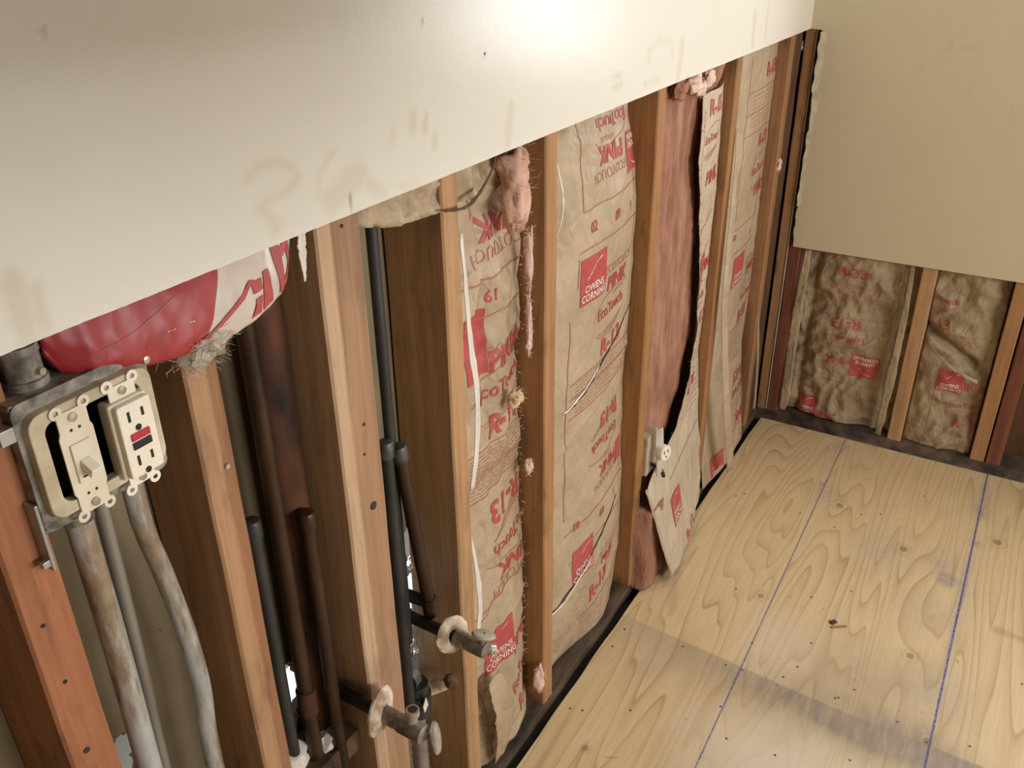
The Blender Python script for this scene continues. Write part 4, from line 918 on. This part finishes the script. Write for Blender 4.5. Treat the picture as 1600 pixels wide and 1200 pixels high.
m = MB(); m.box((EX0-.004, -.014, .925), (EX0-.001, .0, .985)); m.box((EX0-.010, -.013, .930), (EX0-.001, -.008, .936)); m.build('mounting_bracket', M['galv'], bx, bevel=.0006)
m = MB(); m.box((EX0-.012, -.014, 1.04), (EX0-.0005, .004, 1.052)); m.build('mounting_tab', M['galv'], bx, bevel=.0006)
for (px, py, r) in ((228, 562, .0032), (98, 800, .0032)):
    m = MB(); q = W(px, py, 'y', -.0145); m.lathe(q+Vector((0, .002, 0)), (0, -1, 0), [(r, 0), (r, .0035), (r*.5, .004), (.0001, .004)], 14); m.build('ring_screw', M['screw'], bx, smooth=1)
UX, UZ, UN = (1, 0, 0), (0, 0, 1), (0, -1, 0)
def ears(m, cx_, z, y, up, mid=True):
    for sx in (-1, 1):
        m.washer((cx_+sx*.0115, y, z+up*.0035), UX, UZ, UN, .0052, .0021, .0014)
        m.box((cx_+min(sx*.004, sx*.010), y-.0014, z-.003 if up > 0 else z-.0005), (cx_+max(sx*.004, sx*.010), y, z+.0005 if up > 0 else z+.003))
# toggle switch
SXc, SZc, SY = -2.100, 1.007, -.0225
sw = thing('light_switch', 'cream toggle switch mounted left of the outlet in the steel box', 'switch', (SXc, -.02, .955))
m = MB(); m.plate((SXc, SY, SZc), UX, UZ, UN, [(-.0125, -.0435), (.0125, -.0435), (.0125, -.028), (.0142, -.024), (.0142, .024), (.0125, .028), (.0125, .0435), (-.0125, .0435), (-.0125, .028), (-.0142, .024), (-.0142, -.024), (-.0125, -.028)], .0016)
ears(m, SXc, SZc+.0415, SY, 1); ears(m, SXc, SZc-.0415, SY, -1); m.build('mounting_strap', M['cream'], sw, bevel=.0004)
m = MB(); m.box((SXc-.010, SY+.004, SZc-.028), (SXc+.010, .016, SZc+.028)); m.build('switch_body', M['black'], sw, bevel=.001)
m = MB(); m.box((SXc-.0085, SY-.0035, SZc-.0165), (SXc+.0085, SY-.001, SZc+.0165)); fr = m.build('toggle_frame', M['cream'], sw, bevel=.0008)
m = MB(); m.obox((SXc, SY-.008, SZc-.004), (.0045, 0, 0), (0, -.006, -.0032), (0, -.0018, .0036)); m.build('toggle', M['cream_light'], sw, bevel=.0008)
m = MB(); m.box((SXc-.005, SY-.0039, SZc-.0125), (SXc+.005, SY-.0034, SZc-.0112)); m.build('slot', M['slot'], fr)
for dz in (.0375, -.0375):
    m = MB(); m.lathe((SXc, SY-.0012, SZc+dz), UN, [(.0038, 0), (.0036, .0018), (.001, .0022), (.0001, .0022)], 14); m.build('screw', M['screw'], sw, smooth=1)
    for dx in (-.0035, .0035):
        m = MB(); m.lathe((SXc+dx, SY-.00175, SZc+dz*.74), UN, [(.0013, 0), (.0001, .0001)], 10); m.build('hole', M['slot'], sw)
# ground-fault outlet
GX, GZ, GY = -2.0565, 1.007, -.0225
gf = thing('power_outlet', 'cream rectangular outlet with red and black buttons in the steel box', 'outlet', (GX, -.02, .955))
m = MB(); m.plate((GX, GY, GZ), UX, UZ, UN, [(-.012, -.045), (.012, -.045), (.012, .045), (-.012, .045)], .0016); ears(m, GX, GZ+.0430, GY, 1); ears(m, GX, GZ-.0430, GY, -1); m.build('mounting_strap', M['cream_light'], gf, bevel=.0004)
m = MB(); m.box((GX-.0178, GY-.006, GZ-.0335), (GX+.0165, GY+.008, GZ+.0335)); m.build('outlet_body', M['cream'], gf, bevel=.0018)
m = MB(); m.plate((GX, GY-.006, GZ), UX, UZ, UN, rrect(.0305, .0640, .002, 3), .006); fc = m.build('outlet_face', M['cream_light'], gf, bevel=.001)
fy = GY-.0121
for s_ in (1, -1):
    z = GZ+s_*.0178+(.0035 if s_ > 0 else .0)
    for dx, h in ((-.0062, .0045), (.0062, .0037)):
        m = MB(); m.box((GX+dx-.0012, fy-.0002, z-h), (GX+dx+.0012, fy+.001, z+h)); m.build('slot', M['slot'], fc)
    m = MB(); m.lathe((GX, fy+.0006, z-.0115), UN, [(.0028, 0), (.0028, .0009), (.0001, .0009)], 14); m.build('ground_hole', M['slot'], fc)
for z, k, l in ((.0034, 'btn_red', 'red button'), (-.0043, 'btn_black', 'black button')):
    m = MB(); m.box((GX-.0085, fy-.0014, GZ+z-.0031), (GX+.0085, fy+.001, GZ+z+.0031)); o = m.build('button', M[k], fc, bevel=.0004); o['label'] = l
for dz in (.0395, -.0395):
    m = MB(); m.lathe((GX, GY-.0012, GZ+dz), UN, [(.0036, 0), (.0034, .0018), (.001, .0022), (.0001, .0022)], 14); m.build('screw', M['screw'], gf, smooth=1)

# ------------------------------------------------------------------ conduits
def conduit(label, pts, r, mat, fit, org):
    t = thing('conduit', label, 'conduit', org, 'steel conduits at the electrical box')
    n = []; P_ = [Vector(p) for p in pts]
    for i in range(len(P_)-1):
        p0, p1, p2, p3 = P_[max(i-1, 0)], P_[i], P_[i+1], P_[min(i+2, len(P_)-1)]
        for k in range(8):
            f = k/8; n.append(.5*((2*p1)+(p2-p0)*f+(2*p0-5*p1+4*p2-p3)*f*f+(3*p1-p0-3*p2+p3)*f**3))
    n.append(P_[-1]); m = MB(); m.tube(n, r, 28); m.build('tube', M[mat], t, smooth=1)
    for z0, z1, k, mm in fit:
        m = MB(); c = P_[0] if z0 > .9 and z1 < 1.0 else P_[0]
        m.tube([(c.x, c.y, z0), (c.x, c.y, z1)], r*k, 24); m.build('connector', M[mm], t, smooth=1)
    return t
conduit('thick rusty conduit dropping straight from the steel box', [(-2.092, .024, .957), (-2.091, .024, .80), (-2.092, .026, .60), (-2.092, .026, .30)], .0112, 'conduit', [(.930, .9565, 1.22, 'dusty_box')], (-2.092, .024, .3))
conduit('thin dull conduit between the two rusty ones', [(-2.062, .036, .957), (-2.066, .038, .75), (-2.070, .040, .60), (-2.072, .040, .30)], .0068, 'conduit_clean', [(.938, .9565, 1.25, 'dusty_box')], (-2.07, .04, .3))
rp = [W(q[0], q[1], 'y', .030) for q in ((222, 817), (257, 900), (287, 977), (303, 1027), (317, 1083), (333, 1183))]
conduit('bent rusty conduit nearest the stud with fluff', [(rp[0].x, .030, .957)]+rp+[(rp[-1].x+.002, .030, .3)], .0093, 'conduit', [(.936, .9565, 1.25, 'dusty_box')], (rp[0].x, .03, .3))
u0 = W(36, 575, 'y', .010)
t = thing('conduit', 'galvanised conduit rising from the box top behind the drywall', 'conduit', (u0.x, .012, EZ1), 'steel conduits at the electrical box')
m = MB(); m.tube([(u0.x, .012, 1.09), (u0.x, .012, 1.6)], .0112, 28); m.build('tube', M['galv'], t, smooth=1)
m = MB(); m.tube([(u0.x, .012, EZ1), (u0.x, .012, EZ1+.006), (u0.x, .012, EZ1+.0065), (u0.x, .012, EZ1+.026), (u0.x, .012, EZ1+.0265), (u0.x, .012, EZ1+.032)], [.0165, .0165, .0142, .0142, .0155, .0145], 28); m.build('connector', M['dusty_box'], t, smooth=1)
m = MB(); m.tube([(u0.x+.004, -.001, EZ1+.012), (u0.x+.005, -.006, EZ1+.012)], .003, 10); m.build('set_screw', M['screw'], t, smooth=1)

# ------------------------------------------------------------------ pipes
def pipe(label, pts, r, mat, name='pipe', cap=None, rings=(), group='old pipes in the open bays'):
    pts = [Vector(p) for p in pts]; o_ = pts[0] if pts[0].z < pts[-1].z else pts[-1]
    t = thing(name, label, 'pipe', o_, group); m = MB(); m.tube(pts, r, 24); m.build('tube', M[mat], t, smooth=1)
    if cap:
        a, d = pts[-1], (pts[-1]-pts[-2]).normalized(); m = MB(); m.tube([a-d*.022, a-d*.0215, a-d*.003, a+d*.0005, a+d*.002], [r*1.0, r*1.22, r*1.22, r*1.0, r*.4], 24); m.build('cap', M[cap], t, smooth=1)
    for c, dr, L, k, mm in rings:
        c, dr = Vector(c), Vector(dr); m = MB(); m.tube([c-dr*L/2, c-dr*L*.49, c+dr*L*.49, c+dr*L/2], [r*k*.85, r*k, r*k, r*k*.85], 24); m.build('fitting', M[mm], t, smooth=1)
    return t
Zd = Vector((0, 0, 1))
pipe('tall brown copper pipe running up left of the extra wide stud', [(-1.868, .045, .10), (-1.868, .045, 1.3)], .0098, 'copper', 'copper_pipe', rings=[((-1.868, .045, .50), Zd, .04, 1.25, 'iron')])
pipe('thick rust-blotched cast iron pipe behind the copper pipe', [(-1.845, .064, .05), (-1.845, .064, 1.3)][:0] or [(-1.830, .066, .05), (-1.830, .066, 1.3)], .0235, 'iron', 'cast_iron_pipe')
pipe('capped brown riser below, in front of the cast iron pipe', [(-1.839, .030, .20), (-1.839, .030, .775)], .0088, 'copper', 'capped_pipe', 'copper')
pipe('short dark capped riser left of the copper pipe', [(-1.895, .055, .20), (-1.895, .055, .79)], .0085, 'steel_dark', 'capped_pipe', 'steel_dark')
pipe('tall dark steel pipe behind the capped risers', [(-1.666, .045, .43), (-1.666, .045, 1.3)], .0072, 'steel_dark', 'steel_pipe')
r1 = W(602, 690, 'y', .040)
pipe('grey capped riser half hidden by the extra wide stud', [(r1.x, .040, .30), (r1.x, .040, r1.z)], .0088, 'steel_dark', 'capped_pipe', 'cap')
ra, rb = W(622, 697, 'y', .032), W(671, 945, 'y', .022)
dd = (rb-ra).normalized()
pipe('slanting brown capped riser in front of the dark pipe', [rb+dd*.02, ra], .0092, 'copper', 'capped_pipe', 'cap', rings=[(rb, dd, .03, 1.22, 'copper')])
pipe('short level pipe joining the slanting riser', [(rb.x-.012, .088, rb.z+.012), (rb.x, .022, rb.z+.004)], .0090, 'steel_dark', 'branch_pipe')
# shut-off valves on their stubs
def valve(label, x, z, y0, y_esc, y_end, elab, flip):
    t = thing('shutoff_valve', label, 'valve', (x, y_esc, z), 'shut-off valves')
    m = MB(); m.tube([(x, y0, z), (x, y_esc-.012, z-.002), (x, y_end+.030, z-.004)], .0088, 20); m.build('stub_pipe', M['copper' if not flip else 'steel_dark'], t, smooth=1)
    return t
va_ = W(703, 990, 'y', -.020); x, z = va_.x, va_.z
t = valve('upper shut-off valve with oval handle pointing at the torn batt', x, z, .075, -.02, -.075, 0, True)
m = MB(); m.lathe((x, -.024, z), (-.30, -1, .25), [(.010, .003), (.016, .004), (.024, .0025), (.0275, -.001), (.0275, .001), (.022, .005), (.015, .0065), (.010, .0055), (.010, .003)], 32, jit=.10, seed=2); m.build('escutcheon', M['esc'], t, smooth=1)
m = MB(); m.tube([(x, -.030, z-.001), (x, -.0305, z-.001), (x, -.046, z-.002), (x, -.0465, z-.002), (x, -.056, z-.002), (x, -.080, z-.003), (x, -.082, z-.003)], [.0088, .0118, .0118, .0105, .0118, .0118, .008], 22); m.build('valve_body', M['brass'], t, smooth=1)
m = MB(); m.tube([(x, -.070, z-.005), (x+.018, -.078, z-.016)], .0070, 16); m.tube([(x+.012, -.0755, z-.0125), (x+.020, -.079, z-.0172)], .0085, 16); m.build('outlet_port', M['handle'], t, smooth=1)
m = MB(); m.lathe((x+.020, -.079, z-.0172), (1, -.44, -.6), [(.0055, .0004), (.0001, .0007)], 14); m.build('port_bore', M['slot'], t)
m = MB(); m.tube([(x, -.074, z), (x, -.075, z+.020)], .004, 12); m.build('stem', M['brass'], t, smooth=1)
m = MB(); m.lathe((x+.002, -.075, z+.019), (.25, -.28, 1), [(.0001, .006), (.008, .006), (.012, .0055), (.0135, .003), (.012, .0), (.005, -.001), (.0001, -.001)], 28, sx=.78, sy=1.35); h = m.build('oval_handle', M['handle'], t, smooth=1)
m = MB(); m.lathe((x+.0035, -.0765, z+.0248), (.25, -.28, 1), [(.0016, 0), (.0001, .0006)], 10); m.build('handle_screw', M['slot'], h)
vb2 = W(592, 1110, 'y', -.024); x, z = vb2.x, vb2.z
t = valve('lower corroded shut-off valve in front of the extra wide stud', x, z, .062, -.02, -.075, 0, True)
m = MB(); m.lathe((x, -.026, z), (.22, -1, .0), [(.0095, .004), (.018, .0055), (.028, .003), (.0325, -.002), (.0325, .001), (.026, .006), (.015, .0085), (.0095, .007), (.0095, .004)], 32, jit=.08, seed=6); m.build('escutcheon', M['esc'], t, smooth=1)
m = MB(); m.tube([(x, -.034, z-.001), (x, -.0345, z-.001), (x, -.052, z-.002), (x, -.0525, z-.002), (x, -.060, z-.002), (x, -.094, z-.003), (x, -.096, z-.003)], [.0088, .0112, .0112, .0100, .0125, .0125, .009], 22); m.build('valve_body', M['brass'], t, smooth=1)
m = MB(); m.tube([(x+.001, -.076, z+.006), (x+.003, -.077, z+.027)], .0068, 16); m.tube([(x+.0028, -.077, z+.019), (x+.0034, -.077, z+.028)], .0086, 16); m.build('outlet_port', M['handle'], t, smooth=1)
m = MB(); m.lathe((x+.0034, -.0771, z+.0281), (.05, 0, 1), [(.0060, .0004), (.0001, .0005)], 14); m.build('port_bore', M['slot'], t)
m = MB(); m.tube([(x, -.092, z-.003), (x+.004, -.104, z-.006)], .0055, 14); m.build('stem', M['brass'], t, smooth=1)
m = MB(); m.lathe((x+.005, -.106, z-.007), (.40, -.85, .34), [(.0001, .0065), (.008, .006), (.0125, .005), (.014, .002), (.012, -.001), (.004, -.002), (.0001, -.002)], 28, sx=1.45, sy=.85); m.build('oval_handle', M['handle'], t, smooth=1)
# drain fitting, hose and broken bits behind
q = W(652, 1090, 'y', .045)
t = thing('drain_fitting', 'black plastic drain coupling with broken pale stub between studs', 'pipe fitting', (q.x, .045, q.z-.02))
m = MB(); m.tube([q+Vector((-.004, .0, -.026)), q+Vector((-.004, 0, -.025)), q+Vector((0, 0, .012)), q+Vector((.0, .0, .0125)), q+Vector((.001, .001, .03))], [.019, .022, .022, .0185, .0185], 26); m.build('coupling', M['abs'], t, smooth=1)
m = MB(); a = W(668, 1076, 'y', .045); b = W(705, 1064, 'y', .010); m.tube([a, lerp(a, b, .5), b], [.012, .0115, .010], 20); m.build('stub', M['esc'], t, smooth=1)
m = MB(); m.lathe(b, (b-a), [(.011, -.006), (.013, .002), (.011, .006), (.006, .004), (.0001, .0)], 18, jit=.5, seed=3); m.build('ragged_end', M['dark_wood'], t, smooth=0)
m = MB(); m.tube([W(640, 1050, 'y', .05), W(632, 1060, 'y', .05)], .022, 24); m.build('elbow', M['cap'], t, smooth=1)
m = MB(); hp = [(q.x-.004, .045, q.z-.026-.008*k) for k in range(30)]; m.tube(hp, [.012 if k % 2 else .0135 for k in range(30)], 20); m.build('ribbed_hose', M['galv'], t, smooth=1)
m = MB(); c = W(664, 1102, 'y', .022); m.plate(c, (.9, .2, .3), (-.2, 0, 1), (0, -1, 0), [(-.007, -.008), (.007, -.008), (.007, .010), (-.007, .006)], .0015); m.build('paper_sticker', M['white_paper'], t)
# crumpled foil behind the risers and pale rubble at the foot of the bays
m = MB(); vs = []; nu, nv = 50, 90
for i in range(nu+1):
    for j in range(nv+1):
        u = lerp(-1.732, -1.598, i/nu); v = lerp(.22, .56, j/nv); r_ = abs(nz(u*28, v*22, 3))+.6*abs(nz(u*60, v*48, 8))
        vs.append((u, .084-.022*r_-.006*math.sin(u*60), v+.006*nz(u*30, v*30, 5)))
m.add(vs, [(i*(nv+1)+j, (i+1)*(nv+1)+j, (i+1)*(nv+1)+j+1, i*(nv+1)+j+1) for i in range(nu) for j in range(nv) if nz(lerp(-1.732, -1.598, i/nu)*22, lerp(.22, .56, j/nv)*14, 41) > -.18 and j/nv < .9+.15*nz(i*.2, 7)])
o = m.build('crumpled_foil', M['foil'], origin=(-1.66, .08, .22), smooth=2, solid=.0008); tag(o, 'crumpled shiny foil tucked behind the capped risers', 'foil')
def chunk(label, c, r, seed, mat='plaster', sq=(1, 1, 1), name='plaster_chunk', group='broken plaster chunks'):
    bm = bmesh.new(); bmesh.ops.create_icosphere(bm, subdivisions=2, radius=1)
    for v in bm.verts:
        k = 1+.7*nz(v.co.x*1.5+seed, v.co.y*1.5, v.co.z*1.5)+.25*nz(v.co.x*4, v.co.y*4+seed, v.co.z*4); v.co = Vector((v.co.x*sq[0], v.co.y*sq[1], v.co.z*sq[2]))*r*k
    me = bpy.data.meshes.new(name); bm.to_mesh(me); bm.free(); me.materials.append(M[mat]); o = bpy.data.objects.new(name, me); COL.objects.link(o); o.location = c; tag(o, label, 'rubble', group)
t = MB(); t.box((-1.942, .025, .365), (-1.806, .092, .40)); o = t.build('fire_block', M['dark_wood'], origin=(-1.87, .06, .365), bevel=.002); tag(o, 'dark wooden block crossing the bay left of the extra wide stud', 'block')
for k, (x_, y_, r_, l) in enumerate(((-1.925, .05, .018, 'pale plaster chunk lying against the stud with fluff'), (-1.895, .060, .022, 'biggest pale plaster chunk at the foot of copper pipe'), (-1.845, .045, .015, 'small plaster chunk beside the capped brown riser'), (-1.918, .070, .026, 'pale plaster chunk at the back of the block'))):
    chunk(l, (x_, y_, .40+r_*.75), r_, k*3.3, sq=(1.2, .9, .9))
for k, (px, py, yv) in enumerate(((448, 1020, .07), (455, 1045, .075))): pass
q = W(1310, 982, 'z', 0); m = MB(); m.obox((q.x+.004, q.y, .0018), (.010, -.014, 0), (.0016, .0012, 0), (0, 0, .0014)); o = m.build('wood_splinter', M['debris_wood'], origin=(q.x, q.y, 0)); tag(o, 'reddish wood splinter lying on the plywood between chalk lines', 'debris')
m = MB(); m.obox((q.x+.012, q.y+.014, .0020), (.006, -.004, 0), (.002, .004, 0), (0, 0, .0018)); o = m.build('wood_chip', M['plate'], origin=(q.x+.012, q.y+.014, 0)); tag(o, 'dark wood chip beside the splinter on the plywood', 'debris')

# ------------------------------------------------------------------ round outlet at the foot of stud six
c = Vector((-.862, -.016, .335))
t = thing('round_outlet', 'round cream outlet hanging loose on stud near the floor', 'outlet', (-.89, .0, .27))
def on(px, py, y): return W(px, py, 'y', y)
c = on(1040, 708, -.040); n_ = Vector((-.25, -.96, .10)).normalized(); a1 = n_.cross(Vector((0, 0, 1))).normalized(); a2 = a1.cross(n_)
m = MB(); b0 = on(1015, 708, -.004); m.box((b0.x-.022, -.008, b0.z-.048), (b0.x+.034, .045, b0.z+.048)); m.build('junction_box', M['ring_paint'], t, bevel=.003)
m = MB(); m.plate(c-n_*.016, a1, a2, n_, rrect(.026, .105, .004, 3), .0016); m.washer(c-n_*.016+a2*.044, a1, a2, n_, .008, .003, .002); m.washer(c-n_*.016-a2*.044, a1, a2, n_, .008, .003, .002); m.build('mounting_strap', M['strip_metal'], t)
m = MB(); m.lathe(c-n_*.016, n_, [(.0001, 0), (.017, 0), (.0175, .004), (.0175, .016), (.0165, .0175), (.0001, .0176)], 28); fc = m.build('outlet_face', M['cream_light'], t, smooth=1)
for dx in (-.0062, .0062):
    m = MB(); m.obox(c+n_*.0017+a1*dx+a2*.003, a1*.0012, a2*.0042, n_*.0004); m.build('slot', M['slot'], fc)
m = MB(); m.lathe(c+n_*.0015-a2*.008, n_, [(.0025, .0003), (.0001, .0004)], 12); m.build('ground_hole', M['slot'], fc)
m = MB(); e = on(1035, 738, -.03); m.tube([e+Vector((-.02, .03, .03)), e+Vector((-.008, .0, .012)), e, e+Vector((.004, -.002, -.012))], .0042, 10); m.build('wire', M['btn_black'], t, smooth=1)
